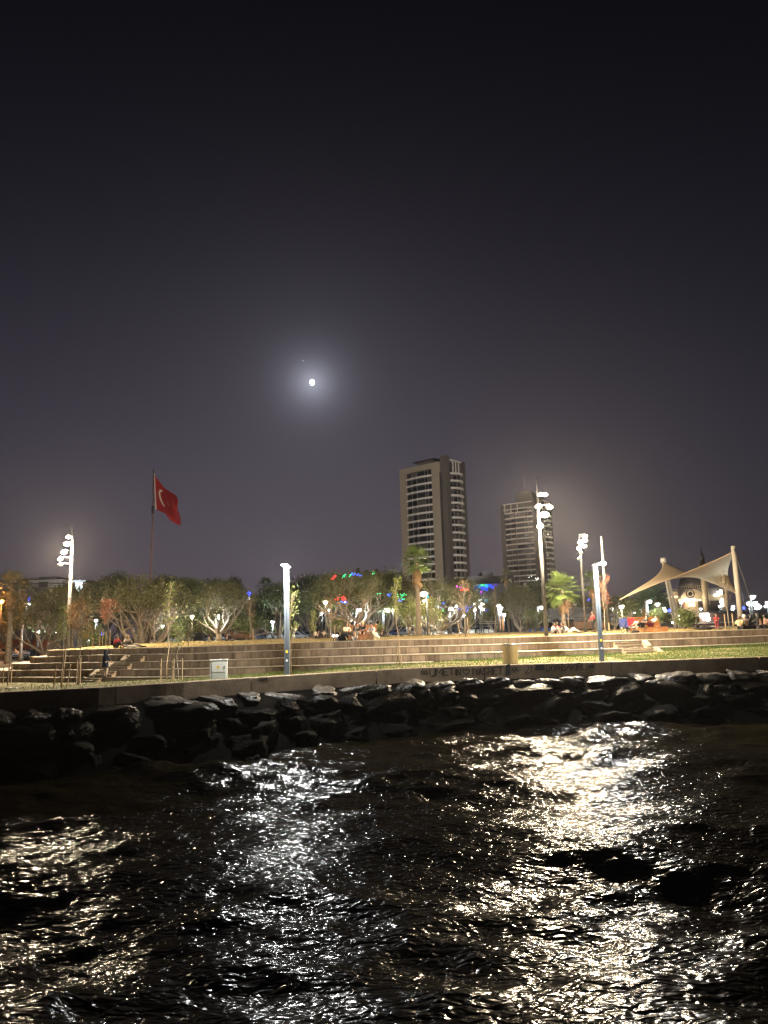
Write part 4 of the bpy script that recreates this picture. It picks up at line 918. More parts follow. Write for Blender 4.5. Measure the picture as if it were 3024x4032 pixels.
# ------------------------------------------------------------------ towers
m_beige = mat('tower_beige', (0.42, 0.35, 0.27), .8, var=.12, scale=.2)
m_brown = mat('tower_brown', (0.115, 0.098, 0.09), .8, var=.12, scale=.2)
m_parap = mat('balcony_white', (0.80, 0.75, 0.70), .7, var=.05, scale=.5)
m_glass = mat('tower_glass', (0.015, 0.018, 0.024), .12, rnd=.5, spec=.6)
m_mull = mat('tower_mullion', (0.22, 0.21, 0.21), .6)
m_curt = mat('curtained_glass', (0.07, 0.058, 0.05), .5, rnd=.4)
def tower(label, pxc, D, pyt, A, La, Lb, nfl, fh, group, second=False):
    c = at(pxc, pyt, D); cx, cyy = c.x, D; zt = zfor(cx, cyy, pyt); z0 = ZFARR
    a = Vector((-math.cos(A), math.sin(A), 0)); b = Vector((math.sin(A), math.cos(A), 0)); up = Vector((0, 0, 1)); o = Vector((cx, cyy, 0))
    t = thing('tower_block', label, 'tower block', (cx, cyy, z0), group)
    na, nb = -b, -a             # outward normals of the left and right face
    P = lambda u, v, z: o + a * u + b * v + up * z
    def slab(s, u0, u1, v0, v1, za, zb): s.prism([P(u0, v0, za), P(u1, v0, za), P(u1, v1, za), P(u0, v1, za)], (0, 0, zb - za))
    def part(nm, m_, *bx):
        s = MB()
        for q in bx: slab(s, *q)
        return s.build(nm, m_, t, world=True)
    zr = zt - 2.0                 # roof of the main volume
    part('wall', m_brown, (1.2, La - .2, 1.6, Lb - .2, z0, zr))
    part('pylon', m_brown, (0, 2.2, 0.2, 3.0, z0, zt + .2), (2.2, 3.4, 1.0, 3.0, zt - 6.4, zt + .19)); part('recess', m_dark, (2.22, 3.38, .3, 2.6, z0, zt - 6.5))
    fw = m_beige if not second else m_brown
    ub = 7.2 if not second else 5.5; ue = La - (2.9 if not second else 2.4)
    part('facade_frame', fw, (3.4, ub, 0, 1.58, z0, zr), (ue, La, 0, 1.58, z0, zr), (ub + .003, ue - .003, 0.004, 1.57, zr - 2.3, zr - .003))
    part('side_wall', m_dark, (La + .02, La + .5, 1.0, Lb, z0, zr - 9)); part('end_wall', m_brown, (0, 4, Lb - 3.0, Lb, z0, zt - .8))
    part('roof_parapet', m_dark, (3.5, La - .5, 1.7, Lb - .4, zr + .02, zr + .5)); 
    part('roof_plant', m_brown, (9, 17, 3.5, 9, zr + .52, zr + 2.4)); part('roof_canopy', m_dark, (7.5, 19, 2.6, 9.4, zr + 2.42, zr + 2.65)) if not second else None
    # crown of columns at the top of the right face
    s = MB(); v1 = Lb - 3.1
    slab(s, -.3, .0, 3.05, v1, zr + .3, zr + .9)
    for i in range(1, 4): 
        v = 3.0 + (v1 - 3.0) * i / 4; slab(s, -.28, .04, v - .2, v + .2, zr - 4.2, zr + .29)
    s.build('crown_frame', m_parap, t, world=True)
    if second:
        s = MB(); slab(s, ub, La - 2.0, -.3, 0, zr + .1, zr + .7); slab(s, ub, La - 2, -.28, -.02, zr - 3.1, zr - 2.6)
        for i in range(1, 4): slab(s, ub + (La - ub) * (.25 + .2 * i) - .2, ub + (La - ub) * (.25 + .2 * i) + .2, -.26, -.04, zr - 5.3, zr + .09)
        s.build('crown_frame', m_parap, t, world=True)
        s = MB(); q0, q1 = (5, 17), (7.2, 15.5); zb_ = zr + .51; ztp = zr + 7.6
        s.prism([P(q0[0], 3, zb_), P(q0[1], 3, zb_), P(q1[1], 3.6, ztp - 1.2), P(13.6, 3.7, ztp), P(9, 3.7, ztp), P(q1[0], 3.6, ztp - .8)], b * 7)
        s.build('roof_lantern', m_brown, t, world=True)
        s = MB(); s.tube([P(12, 6, ztp - 1), P(12, 6, ztp + 9)], [.22, .08], 6); s.build('antenna', m_dark, t, world=True)
    split = ub + (ue - ub) * .62
    def band(u0, u1, face, bulge, lo, hi, h=.78, full=(0, 1)):
        s = MB(); n = 8; top = []; 
        for i in range(n + 1):
            w_ = u0 + (u1 - u0) * i / n; q = (w_ - lo) / (hi - lo); off = bulge * (1 - (2 * q - 1) ** 2)
            if face == 'a': p = P(w_, .62, 0) + na * off
            else: p = P(-.0, w_, 0) + nb * off
            top.append(p)
        inn = na if face == 'a' else nb
        for i in range(n):
            p, q = top[i], top[i + 1]; s.prism([p, q, q - inn * .16, p - inn * .16], (0, 0, h))
            bk = -inn * 1.0; s.prism([p, q, q + bk, p + bk], (0, 0, .14)) if face == 'b' else None
        return s.mesh('balcony')
    b_meshes = [(band(ub + .05, split - .2, 'a', .9, ub, ue), 'long'), (band(split + .2, ue - .05, 'a', .9, ub, ue), 'short'), (band(3.05, 3.05 + (v1 - 3.05) * .74, 'b', 2.0, 3.0, v1 + 1), 'r'), (band(3.05 + (v1 - 3.05) * .78, v1 - .05, 'b', 2.0, 3.0, v1 + 1), 's')]
    for me, _ in b_meshes: me.materials.append(m_parap)
    def pane(u0, u1, face, rec, h):
        s = MB()
        if face == 'a': slab(s, u0, u1, 1.35 + rec, 1.43 + rec, 0, h)
        else: slab(s, .95 + rec, 1.05 + rec, u0, u1, 0, h)
        return s.mesh('window')
    panes = []
    div = [ub + .03, ub + (split - ub) * .33, ub + (split - ub) * .5, split, split + (ue - split) * .5, ue - .03]
    for i in range(5): panes.append(pane(div[i] + .08, div[i + 1] - .08, 'a', 0, fh - .3))
    dv = [3.05, 3.05 + (v1 - 3.05) * .36, 3.05 + (v1 - 3.05) * .74, v1]
    for i in range(3): panes.append(pane(dv[i] + .08, dv[i + 1] - .08, 'b', 0, fh - .3))
    s = MB()
    for d_ in div[1:-1]: slab(s, d_ - .1, d_ + .1, 1.2, 1.5, 0, fh)
    for d_ in dv[1:-1]: slab(s, .7, 1.15, d_ - .1, d_ + .1, 0, fh)
    mul = s.mesh('mullion'); mul.materials.append(m_mull)
    rs = random.Random(int(D))
    for i in range(nfl):
        zz = zr - 2.35 - fh * (i + 1)
        if zz < z0 + 3: break
        for me, _ in b_meshes: q = link('balcony', me, t); q.location = Vector((0, 0, zz)) - t.location
        for me in panes:
            q = link('window', me, t); q.location = Vector((0, 0, zz + .12)) - t.location; objmat(q, m_curt if rs.random() < .25 else m_glass)
        q = link('mullion', mul, t); q.location = Vector((0, 0, zz)) - t.location
    part('dark_core', m_dark, (1.25, La - .3, 1.5, 1.59, z0, zr - .1), (1.1, 1.19, 3.1, v1, z0, zr - .2))
    return t
tower('nearer pale tower with beige frame and curved white balconies', 1752, 285, 1792, R(41), 24.2, 14.0, 19, 3.03, 'pair of high-rise towers')
tower('farther hazy tower with a rooftop lantern and antenna', 2128, 405, 1958, R(35), 25.5, 15.5, 18, 3.05, 'pair of high-rise towers', True)
for (src, tg, pw, cn) in (((2133, 2032), (1700, 2040, 285), 0.92e6, 17), ((2133, 2033), (2090, 2090, 405), 0.8e6, 12)):
    p = at(*src, 47.9 if src[0] < 2200 else 62); q = at(tg[0], tg[1], tg[2]); par = [o for o in bpy.data.objects if o.name.startswith('light_mast')][1 if src[0] < 2200 else 2]
    d = (q - p).normalized()
    lights('tower_fill_spot', 'SPOT', p + d * .7, pw, (1, .91, .80), .2, par, q, cn, .5)  # added spot that brightens a tower in place of the city glow

# ------------------------------------------------------------------ low buildings
def wbox(s, px0, px1, py0, py1, D, depth):
    x0 = at(px0, 2480, D).x; x1 = at(px1, 2480, D).x; xm = (x0 + x1) / 2; z1 = zfor(xm, D, py0); z0_ = zfor(xm, D, py1)
    s.box((xm, D + depth / 2, (z0_ + z1) / 2), (x1 - x0, depth, z1 - z0_)); return xm, z0_, z1
def bparts(name, label, cat, px, D, parts, group=None):
    x = at(px, 2480, D).x; t = thing(name, label, cat, (x, D, groundZ(x, D)), group)
    for (nm, m_, px0, px1, py0, py1, dd, depth) in parts:
        s = MB(); wbox(s, px0, px1, py0, py1, D + dd, depth); s.build(nm, m_, t, world=True)
    return t
m_wallgrey = mat('grey_render', (.20, .19, .19), .85, var=.2, scale=.4); m_band = mat('white_band', (.75, .72, .70), .7)
m_dgl = mat('dark_glazing', (.03, .03, .04), .2); m_bluegrey = mat('blue_grey_wall', (.16, .16, .20), .8, var=.1)
bt = bparts('office_building', 'wide flat-roofed building with pale bands beyond the left trees', 'building', 120, 210,
       [('wall', m_wallgrey, -260, 238, 2300, 2640, 0, 20), ('band', m_band, -260, 238, 2288, 2300, -.6, 20), ('band', m_band, -260, 238, 2306, 2310, -.6, .55), ('band', m_band, -260, 238, 2314, 2317, -.6, .55),
        ('roof_block', m_dark, 74, 142, 2275, 2287.5, 2, 10), ('roof_block', m_dgl, 143, 214, 2271, 2287.5, 1.2, 12), ('stair_block', m_dark, 143, 180, 2290.5, 2312, -1.0, .35), ('window_strip', m_dgl, -260, 140, 2301, 2305.5, -.12, .1)])
bt2 = bparts('small_building', 'small white-topped building peeking out right of the left mast', 'building', 305, 190,
       [('wall', m_band, 290, 318, 2293, 2620, 0, 9), ('roof', m_wallgrey, 276, 330, 2284, 2292.7, -.5, 12), ('roof_tank', m_dark, 296, 302, 2276, 2283.5, 2, 2), ('roof_tank', m_dark, 306, 311, 2277, 2283.5, 2, 2)])
p = at(283, 2288, 189); ball('roof_lamp', .32, e_white, bt2, p + Vector((0, -1, 0))); lights('roof_light', 'POINT', p + Vector((.5, -2.6, -.5)), 2500, COOL, .3, bt2)
bparts('apartment_block', 'dark block of flats with rooftop boxes behind the fan-shaped tree', 'building', 1440, 230,
       [('wall', m_dark, 1305, 1572, 2258, 2600, 0, 18), ('roof_block', m_dark, 1408, 1422, 2236, 2257.7, 1, 4), ('roof_block', m_dark, 1440, 1458, 2245, 2257.7, 1, 4), ('roof_block', m_dgl, 1531, 1574, 2241, 2257.7, 1, 6), ('roof_block', m_dark, 1480, 1496, 2240, 2257.7, 1, 5), ('cornice', m_wallgrey, 1303, 1574, 2257.9, 2261, -.4, .38)])
bl = bparts('cultural_hall', 'dark flat building with coloured floodlights between the towers', 'building', 1930, 150,
       [('wall', m_bluegrey, 1850, 2030, 2299, 2560, 0, 14), ('roof_slab', m_dark, 1846, 2034, 2268, 2298.7, -.8, 16), ('roof_block', m_dark, 1910, 1954, 2251, 2267.7, 2, 6), ('pillar', m_wallgrey, 1968, 1975, 2300, 2560, -.9, .6)])
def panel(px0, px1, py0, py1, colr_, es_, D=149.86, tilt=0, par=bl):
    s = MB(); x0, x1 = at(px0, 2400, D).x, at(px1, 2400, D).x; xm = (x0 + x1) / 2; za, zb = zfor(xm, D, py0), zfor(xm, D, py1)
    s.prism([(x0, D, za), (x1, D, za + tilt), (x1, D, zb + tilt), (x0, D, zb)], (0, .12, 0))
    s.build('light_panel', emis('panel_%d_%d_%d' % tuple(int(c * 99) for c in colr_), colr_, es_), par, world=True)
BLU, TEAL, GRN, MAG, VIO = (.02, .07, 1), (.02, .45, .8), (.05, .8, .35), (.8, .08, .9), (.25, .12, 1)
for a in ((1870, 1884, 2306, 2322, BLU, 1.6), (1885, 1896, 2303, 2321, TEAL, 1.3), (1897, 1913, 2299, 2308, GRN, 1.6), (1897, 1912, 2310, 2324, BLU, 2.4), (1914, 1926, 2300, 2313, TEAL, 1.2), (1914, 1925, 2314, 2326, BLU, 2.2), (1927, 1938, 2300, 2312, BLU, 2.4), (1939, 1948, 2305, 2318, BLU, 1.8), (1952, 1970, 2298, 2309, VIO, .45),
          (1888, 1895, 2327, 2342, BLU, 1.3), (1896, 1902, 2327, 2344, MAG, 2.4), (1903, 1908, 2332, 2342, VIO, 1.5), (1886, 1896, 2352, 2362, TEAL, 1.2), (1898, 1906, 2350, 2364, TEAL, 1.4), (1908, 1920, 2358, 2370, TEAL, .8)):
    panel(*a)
bf = bparts('street_facade', 'long low grey street front with arched doors seen between the tree trunks', 'building', 1200, 140,
       [('wall', mat('facade_plaster', (.26, .23, .20), .85, var=.25, scale=.5), 640, 2080, 2402, 2560, 0, 8), ('cornice', m_wallgrey, 636, 2084, 2397, 2402, -.25, .24)])
for i in range(34):
    px = 655 + i * 42; D = 139.8; x = at(px, 2480, D).x; w_ = .75; zb = ZFARR; zt_ = ZFARR + 2.5
    arc = [(x - w_, D, zb), (x - w_, D, zt_)] + [(x - w_ * math.cos(q), D, zt_ + w_ * math.sin(q)) for q in np.linspace(.3, math.pi - .3, 6)] + [(x + w_, D, zt_), (x + w_, D, zb)]
    s = MB(); s.prism([Vector(q) for q in arc], (0, .12, 0)); s.build('arched_opening', m_dgl if i % 3 else m_curt, bf, world=True)
bparts('orange_wall', 'low street wall glowing orange under sodium light at far left', 'wall', 90, 118,
       [('wall', mat('red_wall', (.36, .15, .08), .85, var=.4, scale=.8), -260, 205, 2522, 2562, 0, 1.0), ('coping', m_wallgrey, -262, 207, 2519, 2521.8, -.15, 1.3)])
m_pav = mat('pavilion_dark', (.035, .035, .04), .6, var=.2, scale=1); m_deck = mat('deck_brown', (.16, .085, .05), .7, var=.3, scale=1.5)
pv = bparts('pavilion', 'long dark flat-roofed pavilion behind the bright palm', 'pavilion', 2250, 90,
       [('roof', m_pav, 2100, 2456, 2418, 2430, 0, 9), ('upper_block', m_pav, 2166, 2372, 2394, 2417.6, 2, 6), ('wall', m_deck, 2262, 2385, 2445, 2476, .5, 5), ('fascia', m_dark, 2262, 2390, 2431, 2444, .2, 6)])
for i in range(22): s = MB(); wbox(s, 2112 + i * 7, 2114.5 + i * 7, 2431, 2440 if i > 9 else 2452, 90.1, .1); s.build('louvre', m_wallgrey, pv, world=True)
s = MB(); wbox(s, 2446, 2454, 2431, 2476, 90.3, .5); s.build('pillar', mat('cream_pillar', (.6, .5, .38), .7), pv, world=True)
p = at(2450, 2436, 89.2); lights('pillar_light', 'POINT', p + Vector((0, -.4, 0)), 120, WARM, .1, pv)
kv = bparts('kiosk_row', 'long dark single-storey building with lit openings on the right', 'building', 2800, 105,
       [('roof', m_pav, 2640, 3300, 2402, 2410, -1, 12), ('wall', mat('kiosk_wall', (.09, .055, .045), .8, var=.3, scale=1), 2650, 3300, 2410.3, 2462, 0, 8), ('plinth', m_wallgrey, 2650, 3300, 2444, 2450, -.3, .28)])
for (a, b, c, d, es_) in ((2756, 2789, 2412, 2428, 30), (2663, 2679, 2414, 2428, 24), (2665, 2681, 2432, 2452, 24), (2777, 2791, 2430, 2444, 14), (2766, 2772, 2431, 2442, 5), (2640, 2648, 2448, 2455, 3)):
    panel(a, b, c, d, (1, .95, .85), es_, 104.7, 0, kv)
for px in (2671, 2772): lights('opening_light', 'POINT', at(px, 2428, 103.2), 380, WARM, .3, kv)

# mosque
MD = 250; mx = at(2728, 2420, MD).x
mq = thing('mosque', 'floodlit mosque with dome, rose window and minaret seen under the canopy', 'mosque', (mx, MD, ZFARR))
m_mw = mat('mosque_stone', (.52, .44, .33), .8, var=.15, scale=.3); m_dome = mat('lead_dome', (.20, .19, .22), .45, .3, var=.1)
def mz(py, px=2728): return zfor(at(px, 2420, MD).x, MD, py)
s = MB(); c = at(2735, 2420, MD + 9); rr = 50 / 11.1; zb = mz(2303)
s.lathe((c.x, MD + 9, zb), [(rr * math.cos(q), rr * .95 * math.sin(q)) for q in np.linspace(0, 1.5, 10)], 28); s.build('dome', m_dome, mq, True, True)
s = MB(); s.lathe((c.x, MD + 9, mz(2326)), [(rr + .8, 0), (rr + .8, .5), (rr + .1, .55), (rr + .1, zb - mz(2326) - .3), (rr + .5, zb - mz(2326) - .28), (rr + .4, zb - mz(2326) - .02)], 28); s.build('drum', m_mw, mq, True, True)
for i in range(20):
    a = math.pi + math.pi * (i + .5) / 20; s = MB(); s.box((c.x + (rr + .12) * math.cos(a), MD + 9 + (rr + .12) * math.sin(a), (mz(2322) + zb) / 2 + .2), (.35, .1, .7), a + math.pi / 2); s.build('window', m_dgl, mq, world=True)
s = MB(); ca = at(2735, 2420, MD).x; ra = 54 / 11.4; zc = mz(2372)
s.prism([Vector((ca - ra, MD, ZFARR))] + [Vector((ca - ra * math.cos(q), MD, zc + ra * .98 * math.sin(q))) for q in np.linspace(0, math.pi, 18)] + [Vector((ca + ra, MD, ZFARR))], (0, 6, 0)); s.build('gable_wall', m_mw, mq, world=True)
s = MB()
arc = [Vector((ca - (ra + .05) * math.cos(q), MD - .3, zc + (ra + .05) * .98 * math.sin(q))) for q in np.linspace(0.05, math.pi - .05, 18)]
s.tube(arc, .28, 6); s.build('arch_moulding', m_dome, mq, True, True)
cz = mz(2338); cxx = at(2725, 2420, MD).x; r_ = 17.5 / 11.4
s = MB(); s.prism([Vector((cxx + r_ * math.cos(q), MD - .14, cz + r_ * math.sin(q))) for q in np.linspace(0, 2 * math.pi, 25)[:-1]], (0, .12, 0)); s.build('rose_window', m_dgl, mq, world=True)
for i in range(10):
    q = math.pi * 2 * i / 10; s = MB(); s.prism([Vector((cxx + r_ * .62 * math.cos(q) + .28 * math.cos(w2), MD - .24, cz + r_ * .62 * math.sin(q) + .28 * math.sin(w2))) for w2 in np.linspace(0, 6.28, 9)[:-1]], (0, .08, 0)); s.build('rose_petal', m_mw, mq, world=True)
for (nm, m_, a, b, c1, c2, dd, dp) in (('wing', m_mw, 2650, 2684, 2330, 2470, 2, 10), ('wing', m_mw, 2792, 2876, 2340, 2470, 4, 10), ('wing_roof', m_dome, 2792, 2880, 2314, 2339.5, 5, 9), ('wing_roof', m_dome, 2663, 2686, 2318, 2329.5, 3, 7),
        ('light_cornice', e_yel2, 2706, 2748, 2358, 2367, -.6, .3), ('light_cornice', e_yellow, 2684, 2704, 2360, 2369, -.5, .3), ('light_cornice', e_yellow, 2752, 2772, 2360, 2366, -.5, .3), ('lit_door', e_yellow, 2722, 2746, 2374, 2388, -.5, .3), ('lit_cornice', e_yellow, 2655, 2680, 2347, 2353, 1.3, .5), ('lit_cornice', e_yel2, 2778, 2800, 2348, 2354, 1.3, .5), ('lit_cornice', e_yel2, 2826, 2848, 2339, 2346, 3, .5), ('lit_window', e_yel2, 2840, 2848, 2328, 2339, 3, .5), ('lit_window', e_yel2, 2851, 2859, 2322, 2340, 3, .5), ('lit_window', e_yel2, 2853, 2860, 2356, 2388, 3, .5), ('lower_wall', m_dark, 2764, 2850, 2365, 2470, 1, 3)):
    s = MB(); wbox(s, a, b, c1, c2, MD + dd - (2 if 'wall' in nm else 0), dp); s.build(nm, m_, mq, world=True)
for i in range(7): s = MB(); wbox(s, 2688, 2706, 2370 + i * 5, 2372.4 + i * 5, MD - .5, .3); s.build('striped_course', mat('red_stripe', (.35, .12, .08), .8), mq, world=True)
xm = at(2786, 2420, MD - 4).x
s = MB(); zm = zfor(xm, MD - 4, 2232); s.lathe((xm, MD - 4, ZFARR), [(1.15, 0), (1.1, mz(2350) - ZFARR), (.95, zm - ZFARR), (1.35, zm - ZFARR + .2), (1.35, zm - ZFARR + .9), (.8, zm - ZFARR + .95), (.8, zm - ZFARR + 2.2)], 14); s.build('minaret', m_mw, mq, True, True)
s = MB(); s.lathe((xm, MD - 4, zm + 2.2), [(1.0, 0), (.12, 3.2), (.1, 3.8), (.22, 4.1), (.04, 4.6)], 12); s.build('minaret_cone', m_dome, mq, True, True)
for (px, py, dd, pw) in ((2728, 2362, -5, 1600), (2690, 2366, -6, 450), (2765, 2366, -9, 150), (2668, 2350, -4, 500), (2815, 2352, -5, 250), (2838, 2345, -3, 300), (2722, 2318, 0, 900)):
    lights('facade_light', 'POINT', at(px, py, MD + dd), pw, WARM, .3, mq)

# tensile canopy
cnA, cnB, cnE, cnD = at(2437, 2362, 66), at(2612, 2211, 79), at(2908, 2343, 81), at(2898, 2166, 67)
n = 36; P = np.zeros((n, n, 3)); cen = (cnA + cnB + cnE + cnD) / 4
for i, s_ in enumerate(np.linspace(0, 1, n)):
    for j, t_ in enumerate(np.linspace(0, 1, n)):
        q = ((cnA * (1 - s_) + cnD * s_) * (1 - t_) + (cnB * (1 - s_) + cnE * s_) * t_)
        k1 = .20 * 4 * t_ * (1 - t_) * abs(2 * s_ - 1) ** 2; k2 = .09 * 4 * s_ * (1 - s_) * abs(2 * t_ - 1) ** 2
        c1 = ((cnA * .5 + cnD * .5) * (1 - t_) + (cnB * .5 + cnE * .5) * t_); c2 = ((cnA * (1 - s_) + cnD * s_) * .5 + (cnB * (1 - s_) + cnE * s_) * .5)
        P[j, i] = q + (c1 - q) * k1 + (c2 - q) * k2
me = grid_mesh('canopy_sail', P[:, :, 0], P[:, :, 1], P[:, :, 2])
bz = at(2918, 2446, 67); ct = thing('shade_canopy', 'large twisted cream fabric shade canopy on two steel masts', 'canopy', (bz.x, bz.y, groundZ(bz.x, bz.y) - .05))
me.transform(Matrix.Translation(-ct.location)); sail = link('sail', me, ct, mat('sail_fabric', (.80, .63, .42), .7, var=.06, scale=.6, trans=.25)); md_ = sail.modifiers.new('thick', 'SOLIDIFY'); md_.thickness = .03
s = MB(); zt_ = zfor(bz.x, 67, 2150); s.tube([ct.location, Vector((bz.x, 67, zt_))], [.25, .21], 14); s.build('mast', mat('mast_cream', (.33, .30, .25), .6), ct, True, True)
s = MB(); s.tube([(bz.x, 67, zt_ - .5), cnD + Vector((.0, 0, .05))], .06, 6).tube([(bz.x, 66.8, zt_ - .3), (bz.x + .25, 66.7, zt_ - 1.9)], .09, 6); s.build('bracket', m_dark, ct, True, True)
s = MB(); q = at(2668, 2474, 78); s.tube([Vector((q.x - .22, 78, groundZ(q.x, 78))), cnB + Vector((-.1, 0, .2))], [.16, .14], 8); s.tube([Vector((q.x + .22, 78, groundZ(q.x, 78))), cnB + Vector((.12, 0, .2))], [.16, .14], 8); s.build('leaning_mast', mat('mast_cream', (.5, .5, .5)), ct, True, True)
s = MB(); s.tube([cnB + Vector((0, 0, -.1)), cnB + Vector((0, 0, .4))], .3, 10); s.build('mast_cap', m_head, ct, True, True)
s = MB(); g1 = at(2990, 2450, 64); g2 = at(2945, 2450, 72); s.tube([(bz.x, 67, zt_ - .2), (g1.x, 64, ZLAWN)], .025, 4).tube([(bz.x, 67, zt_ - .4), (g2.x, 72, ZLAWN)], .02, 4); s.tube([cnA, at(2425, 2472, 64)], .03, 4); s.build('guy_wire', m_metal, ct, world=True)

# ------------------------------------------------------------------ park lamps
LAMPN = 0
def park_lamp(px, pyh, D, colr_, power, label, r=.16, kind='post', arm=0.0, wid=.05, blue=False, em=None, gz=None):
    p = at(px, pyh, D); z0 = groundZ(p.x, D) if gz is None else gz
    t = thing('park_lamp', label, 'street lamp', (p.x - arm, D, z0 - .05), 'small lamps in and behind the park')
    s = MB(); s.tube([(p.x - arm, D, z0), (p.x - arm, D, p.z + .12)], [wid * 1.3, wid], 8); s.build('pole', m_metal if kind != 'dark' else m_dpole, t, True, True)
    if arm: s = MB(); s.tube([(p.x - arm, D, p.z + .1), (p.x, D - .05, p.z + .16)], wid * .8, 6); s.build('arm', m_metal, t, True, True)
    s = MB(); s.lathe((p.x, D - .05, p.z + .05), [(r * 1.2, 0), (r * 1.25, .05), (r * .5, .14)], 12); s.build('lamp_head', m_head, t, True, True)
    ball('lamp_glass', round(r * .85, 2), em, t, Vector((p.x, D - .08, p.z - .04)), (1, 1, .8))
    if blue:
        ball('blue_globe', .3, e_blue, t, Vector((p.x, D - .1, p.z + .75))); lights('blue_light', 'POINT', (p.x, D - .6, p.z + .8), 60, (.1, .1, 1), .2, t)
    if power: lights('lamp_light', 'POINT', (p.x + .05, D - .35 - r, p.z - .25), power, colr_, .12, t)
W_, K_ = e_white, e_warm
